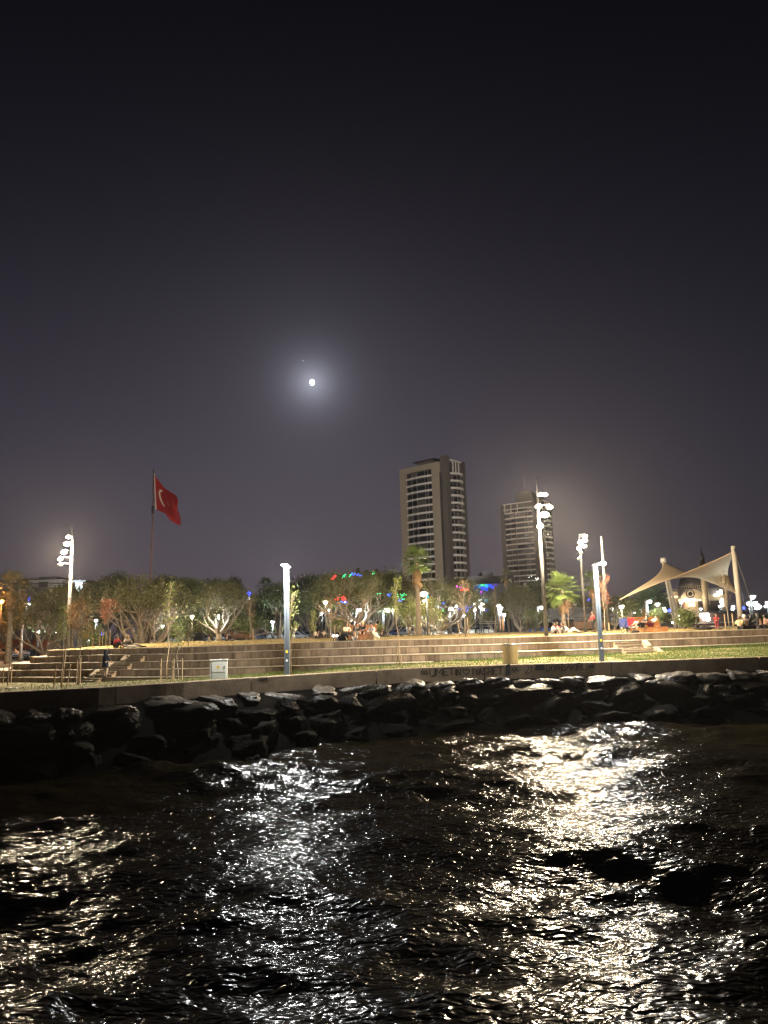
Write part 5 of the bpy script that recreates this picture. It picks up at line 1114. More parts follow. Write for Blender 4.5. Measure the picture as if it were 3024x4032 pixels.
for a in ((152, 2486, 92, COOL, 1.2, 'white lamp above the parked cars at far left', .2, 'post', 0, .09), (115, 2378, 100, COOL, 1.5, 'white lamp with a blue globe over it at far left', .22, 'post', -.5, .06, True),
          (379, 2442, 88, COOL, 1.6, 'blue-lit lamp post left of the reddish sapling', .22, 'post', 0, .16), (222, 2488, 95, COOL, .4, 'small white lamp left of the brown saplings', .13), (348, 2521, 100, COOL, .5, 'low white lamp left of the blue-lit post', .2),
          (641, 2465, 90, COOL, 1.3, 'short bright lamp post right of the broad many-stemmed tree', .2, 'post', 0, .12), (668, 2417, 84, WHITE, 1.6, 'star-bright lamp behind the tallest thin sapling', .24, 'post', 0, .05), (650, 2401, 96, COOL, .4, 'tiny white lamp left of the star-bright one', .1),
          (757, 2428, 82, WARM, 3.2, 'warm lamp beside the bushy dark sapling', .24, 'post', 0, .05), (861, 2424, 84, COOL, 2.6, 'lamp on a cyan-tinted post among lit leaves', .12, 'post', 0, .08), (1074, 2449, 92, COOL, 1.8, 'white lamp with pale post left of the middle lamp column', .24, 'post', 0, .13),
          (981, 2357, 110, WHITE, 2.4, 'white lamp with blue globe in the gap between trees', .4, 'post', 0, .08, True), (942, 2364, 118, COOL, .5, 'smaller lamp with blue globe left of the tree gap', .12, 'post', 0, .06, True),
          (1282, 2371, 78, WARM, 1.4, 'warm lamp on dark pole left of the seated group', .26, 'dark', 0, .06), (1269, 2391, 98, COOL, .3, 'small upper white lamp left of the warm dark-poled one', .15), (1268, 2414, 98, COOL, .3, 'small lower white lamp left of the warm dark-poled one', .15), (1296, 2402, 88, COOL, .5, 'small white lamp right of the warm dark-poled one', .15),
          (1416, 2401, 86, WHITE, 4.2, 'lamp whitening the trunk of the fan-shaped tree', .28, 'post', .4, .05), (1499, 2405, 100, COOL, .5, 'small lamp left of the bright tubular one', .14), (1527, 2401, 88, COOL, 4.5, 'bright lamp with white post left of the tall palm', .3, 'post', .6, .15),
          (1668, 2338, 78, WARM, 5.5, 'big warm lamp right next to the tall palm trunk', .42, 'dark', -.3, .06), (1669, 2366, 86, WARM, 3.0, 'warm lamp below the big one by the tall palm', .25), (1658, 2431, 84, COOL, 1.5, 'white lamp low against the tall palm trunk', .26, 'post', .3, .12),
          (1777, 2396, 86, WHITE, 2.4, 'white lamp with thick post in the pale bare tree', .3, 'post', .3, .2), (1796, 2387, 92, WHITE, 1.6, 'white lamp right of the thick-posted one', .26), (1786, 2345, 100, COOL, .6, 'small lamp high in the pale bare tree', .2), (1829, 2424, 84, COOL, 1.0, 'white lamp behind the red-brown bare sapling', .2),
          (1869, 2375, 104, WARM, 1.2, 'upper pinkish lamp of the left pair under the blue lights', .28), (1868, 2402, 104, WHITE, .9, 'lower lamp of the left pair under the blue lights', .26), (1890, 2360, 110, COOL, 1.0, 'topmost lamp under the magenta light', .3), (1899, 2378, 110, WARM, .9, 'second lamp under the magenta light', .3), (1890, 2389, 106, COOL, .9, 'left lamp of the low pair under the magenta light', .26), (1901, 2398, 104, WARM, .9, 'right lamp of the low pair under the magenta light', .28),
          (1963, 2385, 86, WHITE, 1.6, 'left lamp of the twin lamps on a thick white post', .26, 'post', 0, .2), (1971, 2395, 84, WHITE, 1.5, 'right lamp of the twin lamps', .26, 'post', 0, .08), (1984, 2421, 86, COOL, 1.3, 'lamp by the small brown kiosk right of the twin lamps', .22),
          (2132, 2391, 86, WHITE, 2.2, 'white lamp just left of the tallest mast', .3, 'post', .45, .14), (2068, 2398, 104, COOL, .3, 'small bluish lamp left of the tallest mast', .14), (2264, 2374, 98, WHITE, 2.0, 'lamp behind the bright palm', .26), (2331, 2394, 96, COOL, 2.0, 'bright lamp over the pavilion roof left of the right column', .3), (2408, 2396, 96, WHITE, 2.0, 'bright lamp over the pavilion roof right of the right column', .3),
          (2446, 2388, 84, WARM, 7.0, 'warm lamp lighting the tree at the canopy tip', .3), (2556, 2368, 84, COOL, 3.0, 'white lamp with thick post beneath the canopy', .3, 'post', .35, .18), (2588, 2378, 90, WHITE, 2.5, 'white lamp right of the thick-posted one beneath the canopy', .3), (2535, 2378, 104, COOL, .8, 'small lamp left of the thick-posted one beneath the canopy', .24), (2681, 2372, 104, WHITE, .6, 'small round lamp in front of the mosque steps', .22),
          (2961, 2350, 72, COOL, 2.0, 'tallest lamp right of the canopy mast', .28, 'post', .18, .12), (2950, 2376, 95, COOL, 1.0, 'bright lamp left of the tallest right-hand lamp', .42), (2974, 2371, 118, COOL, .4, 'far lamp right of the tallest right-hand lamp', .3), (2970, 2383, 120, COOL, .3, 'far lamp directly under another at the right edge', .22), (2984, 2381, 120, COOL, .3, 'far lamp second from the right edge', .26), (3020, 2372, 100, COOL, .8, 'bright lamp cut by the right edge', .3),
          (2885, 2388, 118, COOL, .5, 'upper lamp of the distant pair left of the canopy mast', .3), (2884, 2398, 118, COOL, .4, 'lower lamp of the distant pair left of the canopy mast', .28), (2838, 2369, 110, WHITE, .5, 'lamp above the child in red', .26), (2833, 2386, 108, WHITE, .5, 'lamp straight above the head of the child in red', .24), (2758, 2397, 112, WHITE, .4, 'small lamp left of the big lit opening', .24)):
    a = list(a); wt = a[4] * P_PARK * (2.2 if a[2] >= 92 else 1.3); emm = e_warm if a[3] is WARM else e_white
    park_lamp(a[0], a[1], a[2], a[3], wt, a[5], *a[6:], em=emm)
park_lamp(6, 2368, 86, ORANGE, 9 * P_PARK, 'orange sodium lamp at the left edge', .35, em=e_orange)
park_lamp(-60, 2470, 104, ORANGE, 5 * P_PARK, 'second orange sodium lamp just outside the left edge', .3, em=e_orange)
# far row of little white shore lights on the horizon to the right
for i, (px, py) in enumerate(((2955, 2396), (2978, 2396), (2986, 2396), (3014, 2388), (3022, 2388), (2994, 2389))):
    p = at(px, py, 420); t = thing('distant_light', 'tiny white light far away near the right edge', 'light', tuple(p), 'tiny lights far away at the right edge'); ball('bulb', .75, e_white, t, p)
for (px, py) in ((2928, 2394), (2315, 2362), (2636, 2404), (402, 2495), (2330, 2374)):
    p = at(px, py, 104); t = thing('blue_light', {2928: 'blue light right of the tall canopy mast', 2315: 'blue light between the slender mast and right column', 2636: 'blue light between the canopy masts', 402: 'blue light behind the stakes of the reddish sapling', 2330: 'second blue light next to the right column'}[px], 'light', (p.x, p.y, groundZ(p.x, 104)), 'small blue lights')
    s = MB(); s.tube([(p.x, 104, groundZ(p.x, 104)), (p.x, 104, p.z)], .04, 6); s.build('pole', m_dark, t, True, True); ball('bulb', .22, e_blue, t, p)
# oval hanging lights under the canopy
for i, (px, py, w_) in enumerate(((2520, 2395, 22), (2526, 2408, 28), (2614, 2396, 12), (2620, 2405, 12), (2498, 2413, 9), (2484, 2413, 9), (2478, 2398, 12))):
    p = at(px, py, 112); t = thing('shop_light', ['upper oval shop light left under the canopy', 'lower oval shop light left under the canopy', 'upper end of the slanting light strip under the canopy', 'lower end of the slanting light strip under the canopy', 'right one of two round shop lights behind the red chair', 'left one of two round shop lights behind the red chair', 'thin oval shop light above the blue chair'][i], 'light', tuple(p), 'shop lights behind the loungers')
    ball('bulb', .25, e_white, t, p, (w_ / 12.0, 1, .75))
    if w_ > 20: lights('lamp_light', 'POINT', p + Vector((0, -1, -.3)), 150, COOL, .2, t)

# fairy lights in the trees
def fairy(label, items, D, cat='fairy lights'):
    px, py, _, _ = items[0]; p0 = at(px, py, D); t = thing('fairy_lights', label, cat, tuple(p0), 'coloured fairy lights hung in the trees'); rs = random.Random(int(px))
    wire = [];
    for (px, py, m_, n) in items:
        for i in range(n):
            p = at(px + rs.gauss(0, 5), py + rs.gauss(0, 3.2), D + rs.uniform(-.4, .4)); ball('bulb', .05, m_, t, p); wire.append(p)
    wire.sort(key=lambda q: q.x); s = MB(); s.tube(wire, .008, 3, False); s.build('wire', m_dark, t, world=True)
fairy('red and white fairy lights at the top of the dark tree', [(1318, 2272, e_red, 9), (1310, 2280, e_red, 3)], 82)
fairy('green and blue fairy lights on the treetop left of the tall palm', [(1352, 2268, e_green, 9), (1376, 2266, e_green, 8), (1391, 2262, e_bulbblue, 10), (1414, 2264, e_bulbblue, 4)], 80)
fairy('green fairy lights nearest the tall palm top', [(1472, 2258, e_green, 8)], 86)
fairy('red fairy lights in the middle of the fan-shaped tree', [(1334, 2358, e_red, 6), (1352, 2356, e_red, 12), (1363, 2359, e_red, 6), (1352, 2371, e_bulbblue, 7), (1364, 2370, e_white, 2)], 79)
fairy('sparse green and blue lights between fan-shaped tree and tall sapling', [(1496, 2338, e_green, 4), (1531, 2343, e_bulbblue, 6)], 82)
fairy('green and blue lights behind the tall sapling', [(1572, 2344, e_green, 4), (1587, 2344, e_green, 6), (1574, 2364, e_bulbblue, 7), (1587, 2359, e_green, 4)], 82)
fairy('teal lights right of the big warm lamp', [(1683, 2348, emis('bulb_teal', (.02, .5, .6), 3), 8)], 80)
fairy('blue lights low in the pale bare tree', [(1727, 2388, e_bulbblue, 14), (1735, 2400, emis('bulb_violet', (.4, .1, 1), 4), 6), (1742, 2404, e_green, 5), (1745, 2375, e_bulbblue, 4)], 90)
fairy('blue lights behind the red-brown bare sapling', [(1813, 2400, e_bulbblue, 8), (1832, 2392, e_bulbblue, 10), (1842, 2402, e_bulbblue, 10), (1853, 2390, e_bulbblue, 6)], 92)
fairy('red lights in the top of the red-brown bare sapling', [(1802, 2311, emis('bulb_magenta', (.8, .05, .6), 3), 6), (1822, 2320, e_red, 8), (1834, 2322, e_red, 8)], 80)
fairy('blue lights right of the magenta light', [(1922, 2402, e_bulbblue, 10)], 98)
fairy('white lights strung at the foot of the hazy tower', [(2114, 2277, e_dimw, 5), (2132, 2282, e_dimw, 4), (2090, 2270, e_dimw, 2)], 90)

# ------------------------------------------------------------------ parked cars
def car_master(bodyc, label, loc):
    t = thing('parked_car', label, 'car', loc, 'cars parked behind the lawn')
    mb = mat('car_' + bodyc, dict(white=(.72, .72, .70), silver=(.42, .43, .45), dark=(.03, .035, .045), blue=(.08, .14, .35))[bodyc], .25, .1, coat=.6)
    def loft(secs):
        s = MB(); n = len(secs[0]); 
        for sec in secs: s.v += [tuple(p) for p in sec]
        for i in range(len(secs) - 1):
            for k in range(n): a = i * n + k; b_ = i * n + (k + 1) % n; s.f.append((a, b_, b_ + n, a + n))
        s.f.append(tuple(range(n))); s.f.append(tuple(range((len(secs) - 1) * n, len(secs) * n))); return s
    def sec(y, hw, zb, zt, rr): return [(-hw, y, zb), (-hw, y, zt - rr), (-hw + rr * .7, y, zt), (hw - rr * .7, y, zt), (hw, y, zt - rr), (hw, y, zb)]
    loft([sec(-2.15, .62, .35, .58, .08), sec(-2.05, .82, .25, .72, .1), sec(-1.2, .88, .22, .92, .12), sec(-.7, .89, .22, .98, .1), sec(1.5, .89, .22, .99, .1), sec(2.0, .84, .25, .95, .12), sec(2.12, .74, .35, .8, .1)]).build('body', mb, t, True)
    loft([sec(-.85, .74, .95, 1.0, .03), sec(-.1, .66, .95, 1.42, .1), sec(.9, .66, .95, 1.46, .1), sec(1.75, .70, .95, 1.02, .03)]).build('roof', mb, t, True)
    s = MB(); s.prism([(-.62, -.80, 1.02), (.62, -.80, 1.02), (.56, -.17, 1.385), (-.56, -.17, 1.385)], (0, -.03, .02)); s.build('windscreen', m_dgl, t)
    for sg in (-1, 1):
        s = MB(); s.prism([(sg * .735, -.55, 1.03), (sg * .70, .0, 1.36), (sg * .70, .85, 1.38), (sg * .735, 1.4, 1.05)], (sg * .02, 0, 0)); s.build('side_window', m_dgl, t)
        s = MB(); s.box((sg * .62, -2.1, .62), (.3, .1, .12)); s.build('headlight', mat('headlight_glass', (.8, .8, .8), .1), t)
        s = MB(); s.box((sg * .68, 2.09, .75), (.26, .06, .14)); s.build('tail_light', mat('tail_red', (.4, .02, .02), .3), t)
        for yy in (-1.35, 1.3):
            s = MB(); s.tube([(sg * .72, yy, .32), (sg * .92, yy, .32)], .32, 16); w_ = s.build('wheel', m_black, t)
            s = MB(); s.tube([(sg * .921, yy, .32), (sg * .935, yy, .32)], .19, 10); s.build('rim', m_head, w_)
    s = MB(); s.box((0, -2.13, .42), (.9, .05, .14)); s.build('grille', m_black, t)
    return t
masters = {}
for i, (px, D, cc, rz, lb) in enumerate(((12, 104, 'silver', 1.35, 'silver car at the left edge below the orange light'), (78, 108, 'white', .9, 'white car behind the left end of the terraces'), (-50, 112, 'dark', 1.4, 'dark car cut off by the left edge'),
        (605, 112, 'white', .3, 'white car behind the broad many-stemmed tree, left one'), (650, 113, 'white', 1.2, 'white car behind the short bright lamp post'), (862, 114, 'silver', 1.3, 'silver car roof just visible above the white cabinet'),
        (1026, 112, 'dark', .15, 'dark car with pale windscreen left of the middle lamp column'), (1103, 113, 'white', 1.3, 'white car directly left of the middle lamp column'), (1178, 113, 'white', 1.3, 'white car right of the middle lamp column'), (1205, 116, 'silver', .8, 'silver car second right of the middle lamp column'),
        (1486, 112, 'silver', 1.0, 'silver car right of the seated group'), (1620, 112, 'silver', .9, 'silver car left of the tall palm'), (1674, 111, 'white', .5, 'white car right of the tall palm'), (1734, 111, 'white', .35, 'white car left of the pale bare tree trunk'), (1783, 113, 'dark', .2, 'dark car right of the pale bare tree trunk'), (1806, 115, 'silver', .2, 'silver car behind the red-brown bare sapling'),
        (1842, 113, 'white', .3, 'white car right of the red-brown bare sapling'), (1872, 114, 'silver', .2, 'silver car left of the stall posts'), (1918, 114, 'white', .1, 'white van-like car behind the stall posts'), (2140, 104, 'blue', 1.4, 'blue car left of the people in white behind the tallest mast'), (1585, 114, 'blue', 1.2, 'bluish car right of the tall sapling'))):
    x = at(px, 2480, D).x; loc = (x, D, groundZ(x, D) if D < 95.5 else (ZFARR + .006 if x > XL - 12 else ZLOW + .02))
    if cc not in masters: masters[cc] = car_master(cc, lb, loc); masters[cc].rotation_euler = (0, 0, rz)
    else: copytree(masters[cc], loc, rz, label=lb)

# ------------------------------------------------------------------ people
POSES = {
 'stand': dict(pel=(0, 0, .93), ch=(0, .02, 1.22), nk=(0, 0, 1.44), hd=(0, -.02, 1.57), sh=(.18, 0, 1.38), elb=[(-.25, -.02, 1.12), (.27, -.08, 1.13)], ha=[(-.2, -.2, 1.0), (.16, -.33, 1.22)], hp=(.1, 0, .9), kn=[(-.1, -.03, .49), (.12, -.12, .5)], an=[(-.1, .03, .09), (.12, .0, .09)], tz=-.14),
 'sit': dict(pel=(0, 0, .14), ch=(0, -.04, .42), nk=(0, -.12, .62), hd=(0, -.17, .75), sh=(.17, -.08, .57), elb=[(-.27, -.25, .38), (.27, -.25, .38)], ha=[(-.08, -.42, .42), (.1, -.44, .40)], hp=(.1, 0, .13), kn=[(-.15, -.42, .46), (.15, -.42, .46)], an=[(-.12, -.62, .09), (.12, -.62, .09)], tz=-.14),
 'bench': dict(pel=(0, 0, .46), ch=(0, -.03, .74), nk=(0, -.08, .95), hd=(0, -.12, 1.08), sh=(.18, -.05, .9), elb=[(-.26, -.18, .68), (.26, -.18, .68)], ha=[(-.1, -.36, .62), (.08, -.38, .66)], hp=(.1, 0, .44), kn=[(-.13, -.44, .5), (.13, -.44, .5)], an=[(-.12, -.5, .09), (.14, -.52, .09)], tz=-.14),
 'cross': dict(pel=(0, 0, .13), ch=(0, -.02, .42), nk=(0, -.05, .62), hd=(0, -.08, .76), sh=(.18, -.03, .57), elb=[(-.27, -.12, .34), (.27, -.12, .34)], ha=[(-.1, -.32, .27), (.1, -.32, .27)], hp=(.1, 0, .12), kn=[(-.36, -.3, .2), (.36, -.3, .2)], an=[(.06, -.42, .08), (-.06, -.36, .08)], tz=-.1),
 'recline': dict(pel=(0, 0, .14), ch=(0, .26, .36), nk=(0, .42, .52), hd=(0, .48, .66), sh=(.18, .36, .5), elb=[(-.28, .3, .28), (.26, .2, .32)], ha=[(-.3, .42, .06), (.12, .0, .36)], hp=(.1, 0, .13), kn=[(-.12, -.42, .3), (.12, -.36, .44)], an=[(-.14, -.84, .1), (.12, -.66, .09)], tz=-.12),
 'lie': dict(pel=(0, 0, .13), ch=(0, .32, .15), nk=(0, .52, .17), hd=(0, .68, .2), sh=(.18, .46, .15), elb=[(-.3, .3, .12), (.3, .3, .12)], ha=[(-.26, .05, .1), (.26, .05, .1)], hp=(.1, 0, .13), kn=[(-.12, -.42, .24), (.12, -.42, .14)], an=[(-.12, -.82, .1), (.12, -.84, .1)], tz=-.08),
}
def skin(name, V, E, Rr, sub=1):
    me = bpy.data.meshes.new(name); me.from_pydata([tuple(v) for v in V], E, []); o = bpy.data.objects.new(name, me); C.objects.link(o)
    o.modifiers.new('s', 'SKIN'); 
    if not me.skin_vertices:
        bpy.context.view_layer.objects.active = o
        bm = bmesh.new(); bm.from_mesh(me); bm.verts.layers.skin.verify(); bm.to_mesh(me); bm.free()
    for i, r in enumerate(Rr): me.skin_vertices[0].data[i].radius = (r, r) if not isinstance(r, tuple) else r
    me.skin_vertices[0].data[0].use_root = True
    o.modifiers.new('u', 'SUBSURF').levels = sub
    dg = bpy.context.evaluated_depsgraph_get(); nm = bpy.data.meshes.new_from_object(o.evaluated_get(dg)); nm.name = name; nm.shade_smooth()
    bpy.data.objects.remove(o); bpy.data.meshes.remove(me); return nm
PC = {}
def pose_meshes(pose):
    if pose in PC: return PC[pose]
    q = POSES[pose]; v = lambda t: Vector(t)
    def m2(t, s): return Vector((t[0] * s, t[1], t[2]))
    V = [v(q['pel']), v(q['ch']), v(q['nk']), v(q['hd']) + (v(q['hd']) - v(q['nk'])) * .0, v(q['hd']) + Vector((0, 0, .1))]; E = [(0, 1), (1, 2), (2, 3), (3, 4)]; Rd = [.13, .125, .055, .085, .075]
    fing = MB()
    for i, s in ((0, -1), (1, 1)):
        a = len(V); sh = m2(q['sh'], s); el_, ha = v(q['elb'][i]), v(q['ha'][i]); V += [sh, el_, ha]; E += [(1, a), (a, a + 1), (a + 1, a + 2)]; Rd += [.06, .043, .03]
        d = (ha - el_).normalized(); V.append(ha + d * .07); E.append((a + 2, a + 3)); Rd.append((.032, .02)); p = d.cross(Vector((0, 0, 1))); p = p.normalized() if p.length > .1 else Vector((1, 0, 0)); crl = d.cross(p)
        for k in range(4):
            st = ha + d * .07 + p * (.02 * (k - 1.5)); L = (.06, .07, .066, .05)[k]; fing.tube([st, st + d * L * .6 + crl * .008, st + d * L + crl * .035], [.009, .008, .006], 5)
        st = ha + d * .02 + p * .03 * s; fing.tube([st, st + d * .03 + p * .03 * s, st + d * .055 + p * .035 * s], [.011, .01, .007], 5)
        b_ = len(V); hp = m2(q['hp'], s); V += [hp, v(q['kn'][i]), v(q['an'][i])]; E += [(0, b_), (b_, b_ + 1), (b_ + 1, b_ + 2)]; Rd += [.095, .062, .042]
        V.append(v(q['an'][i]) + Vector((0, q['tz'], -.045))); E.append((b_ + 2, b_ + 3)); Rd.append((.04, .03))
    body = skin('body', V, E, Rd, 2)
    hd = v(q['hd']); face = MB(); face.prism([hd + Vector((-.012, -.085, .0)), hd + Vector((.012, -.085, .0)), hd + Vector((0, -.08, .045))], (0, -.025, -.004))
    for s in (-1, 1): face.lathe(hd + Vector((s * .087, .01, -.0)), [(.012, 0), (.018, .02), (.012, .045)], 6)
    extra = MB(); extra.v = fing.v + face.v; k0 = len(fing.v); extra.f = fing.f + [tuple(i + k0 for i in f) for f in face.f]
    bm = bmesh.new(); bm.from_mesh(body); em = extra.mesh('x'); bm.from_mesh(em); bm.to_mesh(body); bm.free(); body.shade_smooth()
    # clothes
    Vs = [v(q['pel']) + (v(q['ch']) - v(q['pel'])) * .15, v(q['ch']), v(q['nk']) - (v(q['nk']) - v(q['ch'])) * .25]; Es = [(0, 1), (1, 2)]; Rs = [.155, .155, .085]
    Vt = [v(q['pel']) + Vector((0, 0, .03))]; Et = []; Rt = [.15]
    for i, s in ((0, -1), (1, 1)):
        a = len(Vs); sh = m2(q['sh'], s); el_, ha = v(q['elb'][i]), v(q['ha'][i]); Vs += [sh, el_, el_.lerp(ha, .8)]; Es += [(1, a), (a, a + 1), (a + 1, a + 2)]; Rs += [.078, .06, .048]
        b_ = len(Vt); Vt += [m2(q['hp'], s), v(q['kn'][i]), v(q['kn'][i]).lerp(v(q['an'][i]), .85)]; Et += [(0, b_), (b_, b_ + 1), (b_ + 1, b_ + 2)]; Rt += [.112, .082, .066]
    long_ = skin('shirt', Vs, Es, Rs, 1)
    Vs2 = list(Vs); 
    for i in (5, 8): Vs2[i] = Vs2[i - 1].lerp(Vs2[i], .05)
    Vs2 = [Vs[0], Vs[1], Vs[2], Vs[3], Vs[3].lerp(Vs[4], .6), Vs[6], Vs[6].lerp(Vs[7], .6)]; short = skin('tshirt', Vs2, [(0, 1), (1, 2), (1, 3), (3, 4), (1, 5), (5, 6)], [.155, .155, .085, .082, .07, .082, .07], 1)
    tr = skin('trousers', Vt, Et, Rt, 1)
    sh_ = skin('shorts', [Vt[0], Vt[1], Vt[1].lerp(Vt[2], .8), Vt[4], Vt[4].lerp(Vt[5], .8)], [(0, 1), (1, 2), (0, 3), (3, 4)], [.15, .115, .095, .115, .095], 1)
    def hair(long=False, hood=False):
        bm = bmesh.new(); bmesh.ops.create_uvsphere(bm, u_segments=14, v_segments=9, radius=.118 if not hood else .14)
        bm.verts.ensure_lookup_table()
        for w_ in bm.verts:
            if w_.co.y < -.02 and w_.co.z < .035: w_.co.y = -.02 + (w_.co.y + .02) * .25
            if long and w_.co.z < 0 and w_.co.y > -.02: w_.co.z *= 3.2; w_.co.y += .02
            w_.co += hd + Vector((0, .012, .055))
        me = bpy.data.meshes.new('hair'); bm.to_mesh(me); bm.free(); me.shade_smooth(); return me
    shoes = MB()
    for i in (0, 1):
        an = v(q['an'][i]); shoes.box(an + Vector((0, q['tz'] * .45, -.045)), (.095, .27, .08))
    PC[pose] = dict(body=body, long=long_, short=short, trousers=tr, shorts=sh_, hair=hair(), longhair=hair(True), hood=hair(True, True), shoes=shoes.mesh('shoes')); return PC[pose]
m_skin = mat('skin', (.30, .17, .115), .6)
def cl(n, c): return mat('cloth_' + n, c, .9, var=.15, scale=8)
CLO = dict(navy=(.006, .012, .035), beige=(.42, .34, .25), red=(.45, .02, .025), cream=(.6, .5, .34), black=(.01, .01, .012), olive=(.09, .085, .06), white=(.62, .58, .5), grey=(.2, .18, .17), yellow=(.62, .52, .22), dark=(.02, .018, .02), maroon=(.20, .02, .03), pink=(.5, .3, .27))
HAIR = dict(dark=(.012, .009, .008), blond=(.45, .32, .16), brown=(.06, .035, .02), white=(.6, .55, .5), navy=(.005, .008, .02))
def person(label, px, pyb, D, pose, rz, top, leg, hair='dark', hk='hair', tk='long', lk='trousers', h=1.0, z=None, coat=False):
    pm = pose_meshes(pose); p = at(px, pyb, D); zz = p.z if z is None else z
    t = thing('person', label, 'person', (p.x, D, zz), None, rz); t.scale = (h, h, h)
    def add(nm, me, m_): o = link(nm, me, t); objmat(o, m_); return o
    add('body', pm['body'], m_skin); add('shirt', pm[tk], cl(top, CLO[top])); add(lk, pm[lk], cl(leg, CLO[leg]))
    add('hood' if hk == 'hood' else 'hair', pm[hk], mat('hair_' + hair, HAIR[hair], .6)); add('shoes', pm['shoes'], cl('white' if lk == 'shorts' else 'dark', CLO['white' if lk == 'shorts' else 'dark']))
    if coat:
        s = MB(); s.lathe((0, 0.01, .62), [(.20, 0), (.205, .12), (.19, .3), (.175, .42), (.19, .6), (.17, .74), (.10, .83)], 16)
        for i, v_ in enumerate(s.v): s.v[i] = (v_[0] * 1.12, v_[1] * .8 + .01, v_[2])
        s.build('coat', cl(top, CLO[top]), t, True)
    return t
rp = rim_pt(5, 412)
person('person in a long navy hooded coat standing on the left stairs, back turned', 414, 2662, 46.1, 'stand', math.pi - .5, 'navy', 'beige', 'navy', 'hood', coat=True, h=1.0, z=rp.z + .01)
def lz(px, D): return lawnZ(at(px, 2480, D).x, D)
def lp(label, px, D, pose, rz, top, leg, **k): return person(label, px, 2500, D, pose, rz, top, leg, z=k.pop('z', lz(px, D)), **k)
lp('person in a red jacket sitting hunched on the lawn above the navy coat', 458, 53.4, 'sit', 1.1, 'red', 'dark')
lp('person in pale clothes sitting on the lawn right of the red jacket', 502, 54.5, 'sit', .5, 'beige', 'dark', hair='blond')
lp('person lying under grey clothing on the lawn right of the red jacket', 520, 52.6, 'lie', 1.45, 'grey', 'beige')
LZ = lz(1400, 49)
lp('person with black top and bare arm seated at the left end of the lounger', 1363, 49.0, 'bench', .5, 'cream', 'black', z=LZ - .02)
lp('long-haired person in an olive jacket seated with their back to the water', 1396, 47.9, 'sit', math.pi, 'olive', 'grey', hk='longhair', z=rim_pt(1, 1396).z)
lp('dark-haired person in a dark T-shirt peeking out behind the olive jacket', 1407, 49.2, 'bench', .15, 'dark', 'pink', tk='short', lk='shorts', z=LZ - .06)
lp('fair-haired person in a black T-shirt in the middle of the lounger', 1428, 49.4, 'bench', -.1, 'black', 'black', hair='blond', tk='short', lk='shorts', z=LZ + .02)
lp('person leaning forward under a pale blanket at the right end of the lounger', 1466, 49.1, 'bench', -.5, 'white', 'white', hair='dark', z=LZ - .1)
lp('person in a white shirt bending forward, right of the tallest mast', 2175, 60, 'sit', 1.2, 'white', 'grey')
lp('person in a bright red shirt on the grass right of the tallest mast', 2197, 60.5, 'cross', math.pi, 'red', 'dark', hair='brown')
lp('person in black beside the one in the bright red shirt', 2218, 60.2, 'sit', -.8, 'black', 'grey')
lp('person in white leaning back on the grass beneath the bright palm', 2243, 60.4, 'recline', 1.4, 'white', 'white')
lp('standing person in a red top half hidden by the right lamp column', 2339, 62, 'stand', -1.2, 'red', 'dark')
LZ2 = lz(2550, 49.5)
lp('person in black shorts propped up on the right-hand lounger, leg stretched out', 2530, 49.6, 'recline', -1.15, 'black', 'black', tk='short', lk='shorts', z=LZ2 + .34)
lp('person in a cream shirt lounging with a knee up near the big shrub', 2566, 50.0, 'recline', -1.25, 'cream', 'maroon', tk='short', lk='shorts', z=LZ2 + .36)
lp('small child in red clothes standing above the terraces', 2826, 51.5, 'stand', .15, 'red', 'maroon', hair='brown', h=.62, z=rim_pt(1, 2826).z + .02)
lp('person lying on the lawn behind the child in red', 2790, 56, 'lie', 1.35, 'dark', 'grey')
lp('person in a yellow shirt seated at the rim with back turned', 2918, 49.8, 'sit', math.pi - .4, 'yellow', 'black', hair='brown')
lp('person with a white cap and greyish top seated right of the yellow shirt', 2944, 50.2, 'sit', math.pi + .1, 'grey', 'dark', hair='white', h=1.12)
lp('person in dark clothes squeezed between the white cap and the black figure', 2968, 50.5, 'sit', math.pi, 'dark', 'dark', hk='longhair', h=1.05)
lp('broad person all in black with covered hair near the right edge', 2999, 49.9, 'sit', math.pi + .2, 'black', 'black', hk='hood', h=1.18)
lp('person in pinkish clothes at the right edge of the view', 3020, 50.6, 'sit', math.pi - .3, 'pink', 'grey', h=1.05)
for (px, D, ty, c1, lb) in ((1252, 72, 'sit', 'dark', 'tiny seated person left of the glowing balls, farther back'), (1240, 74, 'sit', 'white', 'tiny seated person in white farther back on the lawn'), (1272, 73, 'sit', 'beige', 'tiny seated person in beige next to the dark-poled lamp'), (895, 76, 'sit', 'dark', 'dark seated figure on the lawn above the white cabinet'), (1505, 74, 'sit', 'black', 'dark seated figure right of the blanket-covered person'), (602, 78, 'bench', 'dark', 'seated figure behind the lawn near the white cars')):
    lp(lb, px, D, ty, 2.5, c1, 'dark')

